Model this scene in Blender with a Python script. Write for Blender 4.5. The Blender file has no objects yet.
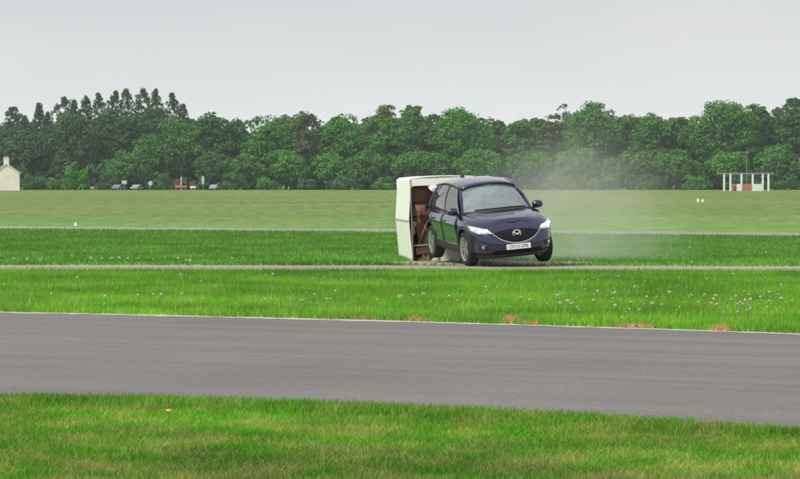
import bpy, bmesh, math, random
import numpy as np
from mathutils import Matrix, Vector, Euler

R = math.radians
random.seed(7)
rng = np.random.default_rng(11)
S = bpy.context.scene
C = S.collection

# ------------------------------------------------------------------ camera
FPX, CAM_H, HORIZON = 2640.0, 1.76, 182.0          # focal length in photo pixels, eye height, horizon row
cam_d = bpy.data.cameras.new('camera')
cam_d.sensor_width = 36.0
cam_d.lens = FPX / 800 * 36
cam_d.clip_start, cam_d.clip_end = 0.5, 6000
cam = bpy.data.objects.new('camera', cam_d)
cam.location = (0, 0, CAM_H)
cam.rotation_euler = (R(90) - math.atan((239.5 - HORIZON) / FPX), 0, 0)
C.objects.link(cam)
S.camera = cam

# ------------------------------------------------------------------ sky and sun
SUN_EL, SUN_AZ = R(50), R(-128)                    # azimuth clockwise from +Y (away from the camera)
w = bpy.data.worlds.new('World'); S.world = w; w.use_nodes = True
nt = w.node_tree; nt.nodes.clear()
N, L = nt.nodes.new, nt.links.new
out = N('ShaderNodeOutputWorld'); bg = N('ShaderNodeBackground')
sky = N('ShaderNodeTexSky'); sky.sky_type = 'NISHITA'; sky.sun_disc = False
sky.sun_elevation = SUN_EL; sky.sun_rotation = SUN_AZ; sky.dust_density = 5; sky.air_density = 1.5
tc = N('ShaderNodeTexCoord'); sep = N('ShaderNodeSeparateXYZ'); L(tc.outputs['Generated'], sep.inputs[0])
mp = N('ShaderNodeMapping'); mp.inputs['Scale'].default_value = (1.0, 1.0, 4.0); L(tc.outputs['Generated'], mp.inputs[0])
nz = N('ShaderNodeTexNoise'); nz.inputs['Scale'].default_value = 3.0; nz.inputs['Detail'].default_value = 5
L(mp.outputs[0], nz.inputs['Vector'])
cr = N('ShaderNodeValToRGB')                         # closed cloud sheet, slightly uneven
cr.color_ramp.elements[0].position = .3; cr.color_ramp.elements[0].color = (8.4, 8.5, 8.65, 1)
cr.color_ramp.elements[1].position = .75; cr.color_ramp.elements[1].color = (9.9, 9.95, 10.0, 1)
L(nz.outputs['Fac'], cr.inputs[0])
er = N('ShaderNodeValToRGB'); er.color_ramp.interpolation = 'EASE'
er.color_ramp.elements[0].position = .0; er.color_ramp.elements[0].color = (1, 1, 1, 1)
er.color_ramp.elements[1].position = .085; er.color_ramp.elements[1].color = (.80, .805, .82, 1)
L(sep.outputs['Z'], er.inputs[0])
ml = N('ShaderNodeMixRGB'); ml.blend_type = 'MULTIPLY'; ml.inputs[0].default_value = 1; L(cr.outputs[0], ml.inputs[1]); L(er.outputs[0], ml.inputs[2])
mx = N('ShaderNodeMixRGB'); mx.inputs[0].default_value = .93
L(sky.outputs[0], mx.inputs[1]); L(ml.outputs[0], mx.inputs[2])
L(mx.outputs[0], bg.inputs[0]); bg.inputs[1].default_value = .1
L(bg.outputs[0], out.inputs[0])

sd = bpy.data.lights.new('sun', 'SUN'); sd.energy = 3.4; sd.angle = R(12); sd.color = (1, .965, .9)
sun = bpy.data.objects.new('sun', sd); C.objects.link(sun)
dirv = Vector((math.cos(SUN_EL) * math.sin(SUN_AZ), math.cos(SUN_EL) * math.cos(SUN_AZ), math.sin(SUN_EL)))
sun.rotation_euler = dirv.to_track_quat('Z', 'Y').to_euler()
sun.location = (0, 0, 60)

vs = S.view_settings
vs.view_transform = 'Standard'; vs.look = 'None'; vs.exposure = 0.0; vs.gamma = 1.0; vs.use_curve_mapping = False
S.render.engine = 'CYCLES'
S.cycles.use_denoising = True
S.cycles.max_bounces = 8; S.cycles.volume_step_rate = .5; S.cycles.volume_bounces = 1; S.cycles.transparent_max_bounces = 16

# ------------------------------------------------------------------ helpers
def gp(px, py, z=0.0):
    """a photo pixel to the point at height z that it shows"""
    Y = FPX * (CAM_H - z) / (py - HORIZON)
    return Vector(((px - 400) / FPX * Y, Y, z))

def pxx(px, Y):
    return (px - 400) / FPX * Y

def pzz(py, Y):
    return CAM_H - (py - HORIZON) / FPX * Y

def tag(o, label=None, cat=None, group=None, kind=None):
    if label: o['label'] = label
    if cat: o['category'] = cat
    if group: o['group'] = group
    if kind: o['kind'] = kind
    return o

def empty(name, loc=(0, 0, 0), rz=0):
    o = bpy.data.objects.new(name, None); o.location = loc; o.rotation_euler = (0, 0, rz)
    o.empty_display_size = .2
    C.objects.link(o); return o

def link(name, me, parent=None):
    o = bpy.data.objects.new(name, me); C.objects.link(o)
    if parent: o.parent = parent
    return o

def mesh_obj(name, verts, faces, mat, parent=None, smooth=False, sharp=None):
    me = bpy.data.meshes.new(name)
    me.from_pydata([tuple(v) for v in verts], [], faces); me.update()
    for m in (mat if isinstance(mat, list) else [mat]): me.materials.append(m)
    if smooth:
        me.polygons.foreach_set('use_smooth', [True] * len(me.polygons))
        if sharp: me.set_sharp_from_angle(angle=R(sharp))
    return link(name, me, parent)

def fast_mesh(name, verts, faces, mat, attr=None):
    """verts Nx3, faces MxK arrays; attr: per-vertex float called rnd"""
    k = faces.shape[1]
    me = bpy.data.meshes.new(name)
    me.vertices.add(len(verts)); me.vertices.foreach_set('co', verts.astype(np.float32).ravel())
    me.loops.add(faces.size); me.loops.foreach_set('vertex_index', faces.astype(np.int32).ravel())
    me.polygons.add(len(faces))
    me.polygons.foreach_set('loop_start', np.arange(0, faces.size, k, dtype=np.int32))
    if attr is not None:
        a = me.attributes.new('rnd', 'FLOAT', 'POINT'); a.data.foreach_set('value', attr.astype(np.float32))
    me.materials.append(mat)
    me.update(); me.validate()
    return me

class MB:
    """collects shapes into one mesh"""
    def __init__(s): s.v = []; s.f = []
    def add(s, v, f):
        o = len(s.v); s.v += [Vector(p) for p in v]; s.f += [[i + o for i in q] for q in f]; return s
    def box(s, lo, hi, M=None):
        x0, y0, z0 = lo; x1, y1, z1 = hi
        v = [Vector(p) for p in ((x0, y0, z0), (x1, y0, z0), (x1, y1, z0), (x0, y1, z0), (x0, y0, z1), (x1, y0, z1), (x1, y1, z1), (x0, y1, z1))]
        if M: v = [M @ p for p in v]
        return s.add(v, [(0, 3, 2, 1), (4, 5, 6, 7), (0, 1, 5, 4), (1, 2, 6, 5), (2, 3, 7, 6), (3, 0, 4, 7)])
    def tube(s, pts, rad, n=8, caps=True):
        pts = [Vector(p) for p in pts]
        rad = rad if isinstance(rad, (list, tuple)) else [rad] * len(pts)
        rings = []
        for i, p in enumerate(pts):
            t = (pts[min(i + 1, len(pts) - 1)] - pts[max(i - 1, 0)]).normalized()
            a = t.orthogonal().normalized() if abs(t.z) > .95 else t.cross(Vector((0, 0, 1))).normalized()
            b = t.cross(a)
            rings.append([p + (a * math.cos(2 * math.pi * k / n) + b * math.sin(2 * math.pi * k / n)) * rad[i] for k in range(n)])
        v = [q for r in rings for q in r]
        f = [(i * n + k, i * n + (k + 1) % n, (i + 1) * n + (k + 1) % n, (i + 1) * n + k) for i in range(len(pts) - 1) for k in range(n)]
        if caps: f += [tuple(range(n - 1, -1, -1)), tuple(range((len(pts) - 1) * n, len(pts) * n))]
        return s.add(v, f)
    def bar(s, pts, wx, wy, up=(0, 0, 1)):
        """rectangular bar along a polyline"""
        pts = [Vector(p) for p in pts]; up = Vector(up); v = []
        for i, p in enumerate(pts):
            t = (pts[min(i + 1, len(pts) - 1)] - pts[max(i - 1, 0)]).normalized()
            a = t.cross(up).normalized(); b = a.cross(t).normalized()
            v += [p + a * wx / 2 + b * wy / 2, p - a * wx / 2 + b * wy / 2, p - a * wx / 2 - b * wy / 2, p + a * wx / 2 - b * wy / 2]
        f = [(i * 4 + k, i * 4 + (k + 1) % 4, i * 4 + 4 + (k + 1) % 4, i * 4 + 4 + k) for i in range(len(pts) - 1) for k in range(4)]
        f += [(3, 2, 1, 0), tuple(range(len(pts) * 4 - 4, len(pts) * 4))]
        return s.add(v, f)
    def lathe(s, prof, n=24, axis='y', off=(0, 0, 0)):
        """prof: (radius, along-axis) pairs, closed loop not required"""
        v = []; off = Vector(off)
        for r, a in prof:
            for k in range(n):
                c, q = math.cos(2 * math.pi * k / n) * r, math.sin(2 * math.pi * k / n) * r
                p = {'y': (c, a, q), 'z': (c, q, a), 'x': (a, c, q)}[axis]
                v.append(Vector(p) + off)
        f = [(i * n + k, i * n + (k + 1) % n, (i + 1) * n + (k + 1) % n, (i + 1) * n + k) for i in range(len(prof) - 1) for k in range(n)]
        return s.add(v, f)
    def grid(s, P, close=False):
        """P[i][j] points"""
        n, m = len(P), len(P[0])
        f = [(i * m + j, i * m + (j + 1) % m, (i + 1) * m + (j + 1) % m, (i + 1) * m + j) for i in range(n - 1) for j in range(m if close else m - 1)]
        return s.add([q for r in P for q in r], f)
    def build(s, name, mat, parent=None, smooth=False, sharp=35):
        o = mesh_obj(name, s.v, s.f, mat, parent, smooth, sharp)
        bm = bmesh.new(); bm.from_mesh(o.data); bmesh.ops.recalc_face_normals(bm, faces=bm.faces); bm.to_mesh(o.data); bm.free()
        return o

def bevel(o, wd=.01, seg=2):
    m = o.modifiers.new('bevel', 'BEVEL'); m.width = wd; m.segments = seg; m.limit_method = 'ANGLE'
    return o

# ------------------------------------------------------------------ materials
def new_mat(name):
    m = bpy.data.materials.new(name); m.use_nodes = True
    nt = m.node_tree; b = nt.nodes['Principled BSDF']
    return m, nt, b

def mat(name, col, rough=.6, metal=0, spec=.5, noise=0, nscale=20, bump=0, emit=None, estr=0, coat=0, stretch=None, dirt=None):
    m, nt, b = new_mat(name)
    b.inputs['Base Color'].default_value = (*col, 1); b.inputs['Roughness'].default_value = rough
    b.inputs['Metallic'].default_value = metal; b.inputs['Specular IOR Level'].default_value = spec
    if coat: b.inputs['Coat Weight'].default_value = coat; b.inputs['Coat Roughness'].default_value = .03; b.inputs['Coat IOR'].default_value = 1.6
    if emit: b.inputs['Emission Color'].default_value = (*emit, 1); b.inputs['Emission Strength'].default_value = estr
    if noise or bump:
        tc = nt.nodes.new('ShaderNodeTexCoord'); mp = nt.nodes.new('ShaderNodeMapping')
        nt.links.new(tc.outputs['Object'], mp.inputs[0])
        if stretch: mp.inputs['Scale'].default_value = stretch
        n = nt.nodes.new('ShaderNodeTexNoise'); n.inputs['Scale'].default_value = nscale; n.inputs['Detail'].default_value = 6
        nt.links.new(mp.outputs[0], n.inputs['Vector'])
        if noise:
            r = nt.nodes.new('ShaderNodeValToRGB')
            d = dirt or tuple(c * (1 - noise) for c in col)
            r.color_ramp.elements[0].position = .3; r.color_ramp.elements[0].color = (*d, 1)
            r.color_ramp.elements[1].position = .7; r.color_ramp.elements[1].color = (*(tuple(min(1, c * (1 + noise * .5)) for c in col) if not dirt else col), 1)
            nt.links.new(n.outputs['Fac'], r.inputs[0]); nt.links.new(r.outputs[0], b.inputs['Base Color'])
        if bump:
            bp = nt.nodes.new('ShaderNodeBump'); bp.inputs['Strength'].default_value = bump
            nt.links.new(n.outputs['Fac'], bp.inputs['Height']); nt.links.new(bp.outputs[0], b.inputs['Normal'])
    return m

def glass_mat(name, tint, ior=1.6, sky_sheen=.1, sky_sheen_col=(.6, .68, .68)):
    m, nt, b = new_mat(name); nt.nodes.remove(b)
    o = nt.nodes['Material Output']
    t = nt.nodes.new('ShaderNodeBsdfTransparent'); t.inputs[0].default_value = (*tint, 1)
    g = nt.nodes.new('ShaderNodeBsdfGlossy'); g.inputs['Roughness'].default_value = .03; g.inputs[0].default_value = (1, 1, 1, 1)
    d = nt.nodes.new('ShaderNodeBsdfDiffuse'); d.inputs[0].default_value = (*sky_sheen_col, 1)  # pale diffuse colour mixed in to stand for sky reflected in the glass
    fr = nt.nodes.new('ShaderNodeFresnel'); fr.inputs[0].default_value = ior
    m1 = nt.nodes.new('ShaderNodeMixShader'); m2 = nt.nodes.new('ShaderNodeMixShader'); m1.inputs[0].default_value = sky_sheen
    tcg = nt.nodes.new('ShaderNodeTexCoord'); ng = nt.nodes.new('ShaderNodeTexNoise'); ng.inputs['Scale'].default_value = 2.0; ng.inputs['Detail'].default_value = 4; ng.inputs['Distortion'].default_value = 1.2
    mr = nt.nodes.new('ShaderNodeMapRange'); mr.inputs[1].default_value = .35; mr.inputs[2].default_value = .7; mr.inputs[3].default_value = sky_sheen * .75; mr.inputs[4].default_value = sky_sheen * 1.35  # noise makes the painted reflection uneven, like broken sky and trees
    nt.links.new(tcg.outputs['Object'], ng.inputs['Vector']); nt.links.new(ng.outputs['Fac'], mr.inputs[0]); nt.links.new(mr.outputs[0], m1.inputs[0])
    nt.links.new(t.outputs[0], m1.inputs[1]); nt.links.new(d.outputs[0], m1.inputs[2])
    nt.links.new(fr.outputs[0], m2.inputs[0]); nt.links.new(m1.outputs[0], m2.inputs[1]); nt.links.new(g.outputs[0], m2.inputs[2])
    nt.links.new(m2.outputs[0], o.inputs[0])
    return m

# colour of the turf as it changes over the airfield: shared by the soil sheet and every blade
def turf_group():
    g = bpy.data.node_groups.new('turf_colour', 'ShaderNodeTree')
    g.interface.new_socket('Color', in_out='OUTPUT', socket_type='NodeSocketColor')
    n, l = g.nodes.new, g.links.new
    o = n('NodeGroupOutput'); geo = n('ShaderNodeNewGeometry'); sp = n('ShaderNodeSeparateXYZ'); l(geo.outputs['Position'], sp.inputs[0])
    mxm = n('ShaderNodeMath'); mxm.operation = 'MAXIMUM'; mxm.inputs[1].default_value = 5; l(sp.outputs['Y'], mxm.inputs[0])
    # wobble the distance so that the bands do not run dead straight
    nw = n('ShaderNodeTexNoise'); nw.inputs['Scale'].default_value = .03; nw.inputs['Detail'].default_value = 3; l(geo.outputs['Position'], nw.inputs['Vector'])
    lg = n('ShaderNodeMath'); lg.operation = 'LOGARITHM'; lg.inputs[1].default_value = 1000; l(mxm.outputs[0], lg.inputs[0])
    ad = n('ShaderNodeMath'); ad.operation = 'MULTIPLY_ADD'; ad.inputs[1].default_value = .06; l(nw.outputs['Fac'], ad.inputs[0])
    sb = n('ShaderNodeMath'); sb.operation = 'SUBTRACT'; sb.inputs[1].default_value = .03; l(lg.outputs[0], sb.inputs[0]); l(sb.outputs[0], ad.inputs[2])
    def ramp(stops, src):
        r = n('ShaderNodeValToRGB'); e = r.color_ramp.elements
        while len(e) < len(stops): e.new(.5)
        for i, (p, c) in enumerate(stops):
            e[i].position = p; e[i].color = (*c, 1) if len(c) == 3 else c
        l(src, r.inputs[0]); return r
    P = lambda Y: math.log(Y) / math.log(1000)
    lush = ramp([(P(15), (.125, .325, .028)), (P(24), (.140, .40, .022)), (P(35), (.165, .43, .030)), (P(54), (.150, .40, .030)),
                 (P(57), (.128, .35, .052)), (P(95), (.118, .29, .044)), (P(130), (.098, .225, .034)), (P(230), (.092, .205, .032)), (P(580), (.115, .205, .038))], ad.outputs[0])
    dry = ramp([(P(15), (.36, .38, .12)), (P(24), (.27, .42, .08)), (P(36), (.31, .45, .09)), (P(57), (.20, .33, .07)), (P(100), (.20, .27, .065)), (P(180), (.190, .205, .055)), (P(580), (.190, .215, .056))], ad.outputs[0])
    amt = ramp([(P(13), (.95,) * 3), (P(19), (.8,) * 3), (P(23), (.25,) * 3), (P(36), (.75,) * 3), (P(57), (.5,) * 3), (P(105), (.6,) * 3), (P(180), (1,) * 3), (P(500), (.85,) * 3)], ad.outputs[0])
    # patches: small near, large far; stretched across the view because mowing runs that way
    mp1 = n('ShaderNodeMapping'); mp1.inputs['Scale'].default_value = (.9, .9, 1); l(geo.outputs['Position'], mp1.inputs[0])
    n1 = n('ShaderNodeTexNoise'); n1.inputs['Scale'].default_value = 1.9; n1.inputs['Detail'].default_value = 5; n1.inputs['Roughness'].default_value = .62; l(mp1.outputs[0], n1.inputs['Vector'])
    mp2 = n('ShaderNodeMapping'); mp2.inputs['Scale'].default_value = (.25, 1, 1); l(geo.outputs['Position'], mp2.inputs[0])
    n2 = n('ShaderNodeTexNoise'); n2.inputs['Scale'].default_value = .06; n2.inputs['Detail'].default_value = 6; n2.inputs['Roughness'].default_value = .65; l(mp2.outputs[0], n2.inputs['Vector'])
    far = ramp([(P(60), (0, 0, 0)), (P(140), (1, 1, 1))], lg.outputs[0])
    # the far grass lies in long drifts across the field
    cb = n('ShaderNodeCombineXYZ'); mxx = n('ShaderNodeMath'); mxx.operation = 'MULTIPLY'; mxx.inputs[1].default_value = .03; l(sp.outputs['X'], mxx.inputs[0])
    myy = n('ShaderNodeMath'); myy.operation = 'MULTIPLY'; myy.inputs[1].default_value = 55; l(lg.outputs[0], myy.inputs[0]); l(mxx.outputs[0], cb.inputs[0]); l(myy.outputs[0], cb.inputs[1])
    n4 = n('ShaderNodeTexNoise'); n4.inputs['Scale'].default_value = 1; n4.inputs['Detail'].default_value = 6; n4.inputs['Roughness'].default_value = .6; l(cb.outputs[0], n4.inputs['Vector'])
    m24 = n('ShaderNodeMixRGB'); m24.inputs[0].default_value = .65; l(n2.outputs['Fac'], m24.inputs[1]); l(n4.outputs['Fac'], m24.inputs[2])
    mixn = n('ShaderNodeMixRGB'); l(far.outputs[0], mixn.inputs[0]); l(n1.outputs['Fac'], mixn.inputs[1]); l(m24.outputs[0], mixn.inputs[2])
    pr = ramp([(.42, (0, 0, 0)), (.59, (1, 1, 1))], mixn.outputs[0])
    ml = n('ShaderNodeMixRGB'); ml.blend_type = 'MULTIPLY'; ml.inputs[0].default_value = 1; l(pr.outputs[0], ml.inputs[1]); l(amt.outputs[0], ml.inputs[2])
    fin = n('ShaderNodeMixRGB'); l(ml.outputs[0], fin.inputs[0]); l(lush.outputs[0], fin.inputs[1]); l(dry.outputs[0], fin.inputs[2])
    # fine light and dark mottling
    n3 = n('ShaderNodeTexNoise'); n3.inputs['Scale'].default_value = .35; n3.inputs['Detail'].default_value = 7; n3.inputs['Roughness'].default_value = .7; l(geo.outputs['Position'], n3.inputs['Vector'])
    cb5 = n('ShaderNodeCombineXYZ'); mx5 = n('ShaderNodeMath'); mx5.operation = 'MULTIPLY'; mx5.inputs[1].default_value = 1.4; l(sp.outputs['X'], mx5.inputs[0])
    my5 = n('ShaderNodeMath'); my5.operation = 'MULTIPLY'; my5.inputs[1].default_value = 190; l(lg.outputs[0], my5.inputs[0]); l(mx5.outputs[0], cb5.inputs[0]); l(my5.outputs[0], cb5.inputs[1])
    n5 = n('ShaderNodeTexNoise'); n5.inputs['Scale'].default_value = 1; n5.inputs['Detail'].default_value = 7; n5.inputs['Roughness'].default_value = .68; l(cb5.outputs[0], n5.inputs['Vector'])
    m35 = n('ShaderNodeMixRGB'); l(far.outputs[0], m35.inputs[0]); l(n3.outputs['Fac'], m35.inputs[1]); l(n5.outputs['Fac'], m35.inputs[2])
    mot = ramp([(.36, (.58, .63, .66)), (.64, (1.28, 1.22, 1.15))], m35.outputs[0])
    f2 = n('ShaderNodeMixRGB'); f2.blend_type = 'MULTIPLY'; f2.inputs[0].default_value = 1; l(fin.outputs[0], f2.inputs[1]); l(mot.outputs[0], f2.inputs[2])
    l(f2.outputs[0], o.inputs[0])
    return g
TURF = turf_group()

def turf_mat(name, blade):
    m, nt, b = new_mat(name); n, l = nt.nodes.new, nt.links.new
    g = n('ShaderNodeGroup'); g.node_tree = TURF
    b.inputs['Roughness'].default_value = .75; b.inputs['Specular IOR Level'].default_value = .2
    if blade:
        at = n('ShaderNodeAttribute'); at.attribute_name = 'rnd'
        r = n('ShaderNodeValToRGB'); e = r.color_ramp.elements
        e[0].position = 0; e[0].color = (.6, .68, .65, 1); e[1].position = 1; e[1].color = (1.65, 1.5, 1.4, 1)
        k = e.new(.6); k.color = (1.05, 1.05, 1, 1)
        l(at.outputs['Fac'], r.inputs[0])
        mm = n('ShaderNodeMixRGB'); mm.blend_type = 'MULTIPLY'; mm.inputs[0].default_value = 1
        l(g.outputs[0], mm.inputs[1]); l(r.outputs[0], mm.inputs[2]); l(mm.outputs[0], b.inputs['Base Color'])
        tr = n('ShaderNodeBsdfTranslucent'); l(mm.outputs[0], tr.inputs[0])
        ms = n('ShaderNodeMixShader'); ms.inputs[0].default_value = .42
        l(b.outputs[0], ms.inputs[1]); l(tr.outputs[0], ms.inputs[2]); l(ms.outputs[0], nt.nodes['Material Output'].inputs[0])
    else:
        tcn = n('ShaderNodeTexNoise'); tcn.inputs['Scale'].default_value = 3; tcn.inputs['Detail'].default_value = 8
        geo = n('ShaderNodeNewGeometry'); l(geo.outputs['Position'], tcn.inputs['Vector'])
        bp = n('ShaderNodeBump'); bp.inputs['Strength'].default_value = .8; bp.inputs['Distance'].default_value = .1
        l(tcn.outputs['Fac'], bp.inputs['Height']); l(bp.outputs[0], b.inputs['Normal'])
        l(g.outputs[0], b.inputs['Base Color'])
    return m
M_TURF = turf_mat('turf_soil', False); M_BLADE = turf_mat('grass_blade', True)

def asphalt_mat(name, c0, c1, ang, fine=60):
    m, nt, b = new_mat(name); n, l = nt.nodes.new, nt.links.new
    geo = n('ShaderNodeNewGeometry')
    mp = n('ShaderNodeMapping'); mp.inputs['Rotation'].default_value = (0, 0, ang); l(geo.outputs['Position'], mp.inputs[0])
    mp2 = n('ShaderNodeMapping'); mp2.inputs['Scale'].default_value = (.04, 2.6, 1); l(mp.outputs[0], mp2.inputs[0])
    st = n('ShaderNodeTexNoise'); st.inputs['Scale'].default_value = 1.1; st.inputs['Detail'].default_value = 6; st.inputs['Roughness'].default_value = .6; l(mp2.outputs[0], st.inputs['Vector'])
    bl = n('ShaderNodeTexNoise'); bl.inputs['Scale'].default_value = .35; bl.inputs['Detail'].default_value = 5; l(geo.outputs['Position'], bl.inputs['Vector'])
    gr = n('ShaderNodeTexNoise'); gr.inputs['Scale'].default_value = fine; gr.inputs['Detail'].default_value = 3; l(geo.outputs['Position'], gr.inputs['Vector'])
    r = n('ShaderNodeValToRGB'); r.color_ramp.elements[0].position = .33; r.color_ramp.elements[0].color = (*c0, 1); r.color_ramp.elements[1].position = .68; r.color_ramp.elements[1].color = (*c1, 1)
    av = n('ShaderNodeMixRGB'); av.inputs[0].default_value = .35; l(st.outputs['Fac'], av.inputs[1]); l(bl.outputs['Fac'], av.inputs[2]); l(av.outputs[0], r.inputs[0])
    g2 = n('ShaderNodeValToRGB'); g2.color_ramp.elements[0].position = .3; g2.color_ramp.elements[0].color = (.6, .6, .6, 1); g2.color_ramp.elements[1].position = .7; g2.color_ramp.elements[1].color = (1.35, 1.35, 1.35, 1); l(gr.outputs['Fac'], g2.inputs[0])
    mm = n('ShaderNodeMixRGB'); mm.blend_type = 'MULTIPLY'; mm.inputs[0].default_value = 1; l(r.outputs[0], mm.inputs[1]); l(g2.outputs[0], mm.inputs[2])
    l(mm.outputs[0], b.inputs['Base Color']); b.inputs['Roughness'].default_value = .85; b.inputs['Specular IOR Level'].default_value = .3
    bp = n('ShaderNodeBump'); bp.inputs['Strength'].default_value = .5; bp.inputs['Distance'].default_value = .01; l(gr.outputs['Fac'], bp.inputs['Height']); l(bp.outputs[0], b.inputs['Normal'])
    return m

# ------------------------------------------------------------------ ground, roads
def ground_sheet():
    xs = np.concatenate([np.linspace(-1500, -60, 13), np.linspace(-50, 50, 41), np.linspace(60, 1500, 13)])
    ys = np.concatenate([np.linspace(-60, 0, 4), np.linspace(5, 120, 47), np.linspace(140, 700, 29), np.linspace(800, 3000, 8)])
    X, Y = np.meshgrid(xs, ys); nx, ny = len(xs), len(ys)
    v = np.stack([X, Y, np.zeros_like(X)], -1).reshape(-1, 3)
    i, j = np.meshgrid(np.arange(nx - 1), np.arange(ny - 1)); a = (j * nx + i).ravel()
    f = np.stack([a, a + 1, a + nx + 1, a + nx], 1)
    o = link('ground', fast_mesh('ground', v, f, M_TURF)); tag(o, kind='structure')
ground_sheet()

def edge_curve(pts):
    P = [gp(*p) for p in pts]
    xs = np.array([p.x for p in P]); ys = np.array([p.y for p in P])
    c = np.polyfit(xs, ys, 2); lo, hi = xs.min() - 1, xs.max() + 1
    def f(x):
        x = np.asarray(x, float); xc = np.clip(x, lo, hi)
        return np.polyval(c, xc) + (2 * c[0] * xc + c[1]) * (x - xc)
    return f
ROAD_FAR = edge_curve([(0, 312.5), (270, 318.5), (540, 325.5), (800, 334.5)])
ROAD_NEAR = edge_curve([(0, 401), (270, 407), (540, 418.5), (800, 436)])
STRIP_FAR = edge_curve([(0, 265.5), (400, 265.8), (800, 266.8)])
STRIP_NEAR = edge_curve([(0, 270.3), (400, 270.6), (800, 271.6)])
PATH_FAR = edge_curve([(0, 226.3), (400, 229.6), (800, 232.8)])
PATH_NEAR = edge_curve([(0, 228.6), (400, 232.0), (800, 236.0)])

def strip(name, fn, ff, z, m, x0, x1, n=120, wob=0.0):
    xs = np.linspace(x0, x1, n)
    a = fn(xs) + rng.normal(0, wob, n); b = ff(xs) + rng.normal(0, wob, n)
    v = [(x, y, z) for x, y in zip(xs, a)] + [(x, y, z) for x, y in zip(xs, b)]
    f = [(i, i + 1, n + i + 1, n + i) for i in range(n - 1)]
    return tag(mesh_obj(name, v, f, m), kind='structure')
M_ROAD = asphalt_mat('asphalt', (.132, .122, .121), (.200, .186, .183), R(27))
M_CONC = asphalt_mat('old_concrete', (.26, .205, .185), (.41, .335, .30), 0, 30)
M_PATH = asphalt_mat('grey_path', (.20, .20, .17), (.34, .33, .29), 0, 20)
M_EDGE = asphalt_mat('pale_edge', (.36, .32, .29), (.56, .51, .47), R(27), 40)
road = strip('road', ROAD_NEAR, ROAD_FAR, .004, M_ROAD, -60, 60, 240)
strip('road_edge_line', lambda x: ROAD_FAR(x) - .24, lambda x: ROAD_FAR(x) + .02, .008, M_EDGE, -60, 60, 900, .05)
strip('runway_strip', STRIP_NEAR, STRIP_FAR, .004, M_CONC, -60, 60, 200, .04)
strip('far_path', PATH_NEAR, PATH_FAR, .004, M_PATH, -80, 80, 160, .2)
# bare dusty patch torn up behind the strip, round the vehicle
M_DIRT = mat('dusty_soil', (.42, .36, .28), .95, noise=.4, nscale=2, dirt=(.22, .2, .11), bump=.4)
def dirt_patch():
    n = 60; v = [(1.9, 57.2, .006)]
    for k in range(n):
        a = 2 * math.pi * k / n; r = 1 + .10 * math.sin(3 * a + 1) + .07 * math.sin(7 * a) + random.uniform(-.05, .05)
        v.append((1.9 + 2.4 * r * math.cos(a), 57.2 + 1.6 * r * math.sin(a), .006))
    tag(mesh_obj('dirt_patch', v, [(0, 1 + k, 1 + (k + 1) % n) for k in range(n)], M_DIRT), kind='structure')
dirt_patch()

# ------------------------------------------------------------------ grass
def blades(name, P, hgt, wid, seg, lean=.35, mat_=None):
    n = len(P); a = rng.uniform(0, 2 * np.pi, n)
    h = hgt * rng.uniform(.55, 1.3, n); wd = wid * rng.uniform(.7, 1.3, n)
    side = np.stack([np.cos(a), np.sin(a), np.zeros(n)], 1) * (wd / 2)[:, None]
    la = rng.uniform(0, 2 * np.pi, n); lm = lean * rng.uniform(.2, 1.3, n)
    ld = np.stack([np.cos(la) * lm, np.sin(la) * lm, np.ones(n)], 1)
    base = np.column_stack([P, np.zeros(n)]) if P.shape[1] == 2 else P
    r = np.clip(rng.normal(.5, .22, n), 0, 1)
    if seg == 1:
        v = np.stack([base - side, base + side, base + ld * h[:, None]], 1).reshape(-1, 3)
        f = np.arange(n * 3).reshape(-1, 3); k = 3
    else:
        mid = base + ld * np.array([.35, .35, .6]) * h[:, None]
        tip = base + ld * np.array([1.1, 1.1, 1.0]) * h[:, None]
        v = np.stack([base - side, base + side, mid - side * .75, mid + side * .75, tip], 1).reshape(-1, 3)
        o = np.arange(n)[:, None] * 5
        f = np.concatenate([o + np.array([0, 1, 3]), o + np.array([0, 3, 2]), o + np.array([2, 3, 4])], 0); k = 5
    ob = link(name, fast_mesh(name, v, f, mat_ or M_BLADE, np.repeat(r, k)))
    return tag(ob, kind='stuff')

def scatter(n, y0, y1, keep, margin=1.35, extra=.8):
    """points spread evenly over the ground seen between two distances"""
    out = []; have = 0
    while have < n:
        m = n * 2
        y = np.sqrt(rng.uniform(y0 * y0, y1 * y1, m)); hw = .1515 * y * margin + extra
        x = rng.uniform(-1, 1, m) * hw
        k = keep(x, y); p = np.column_stack([x[k], y[k]]); out.append(p); have += len(p)
    return np.concatenate(out)[:n]

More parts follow.
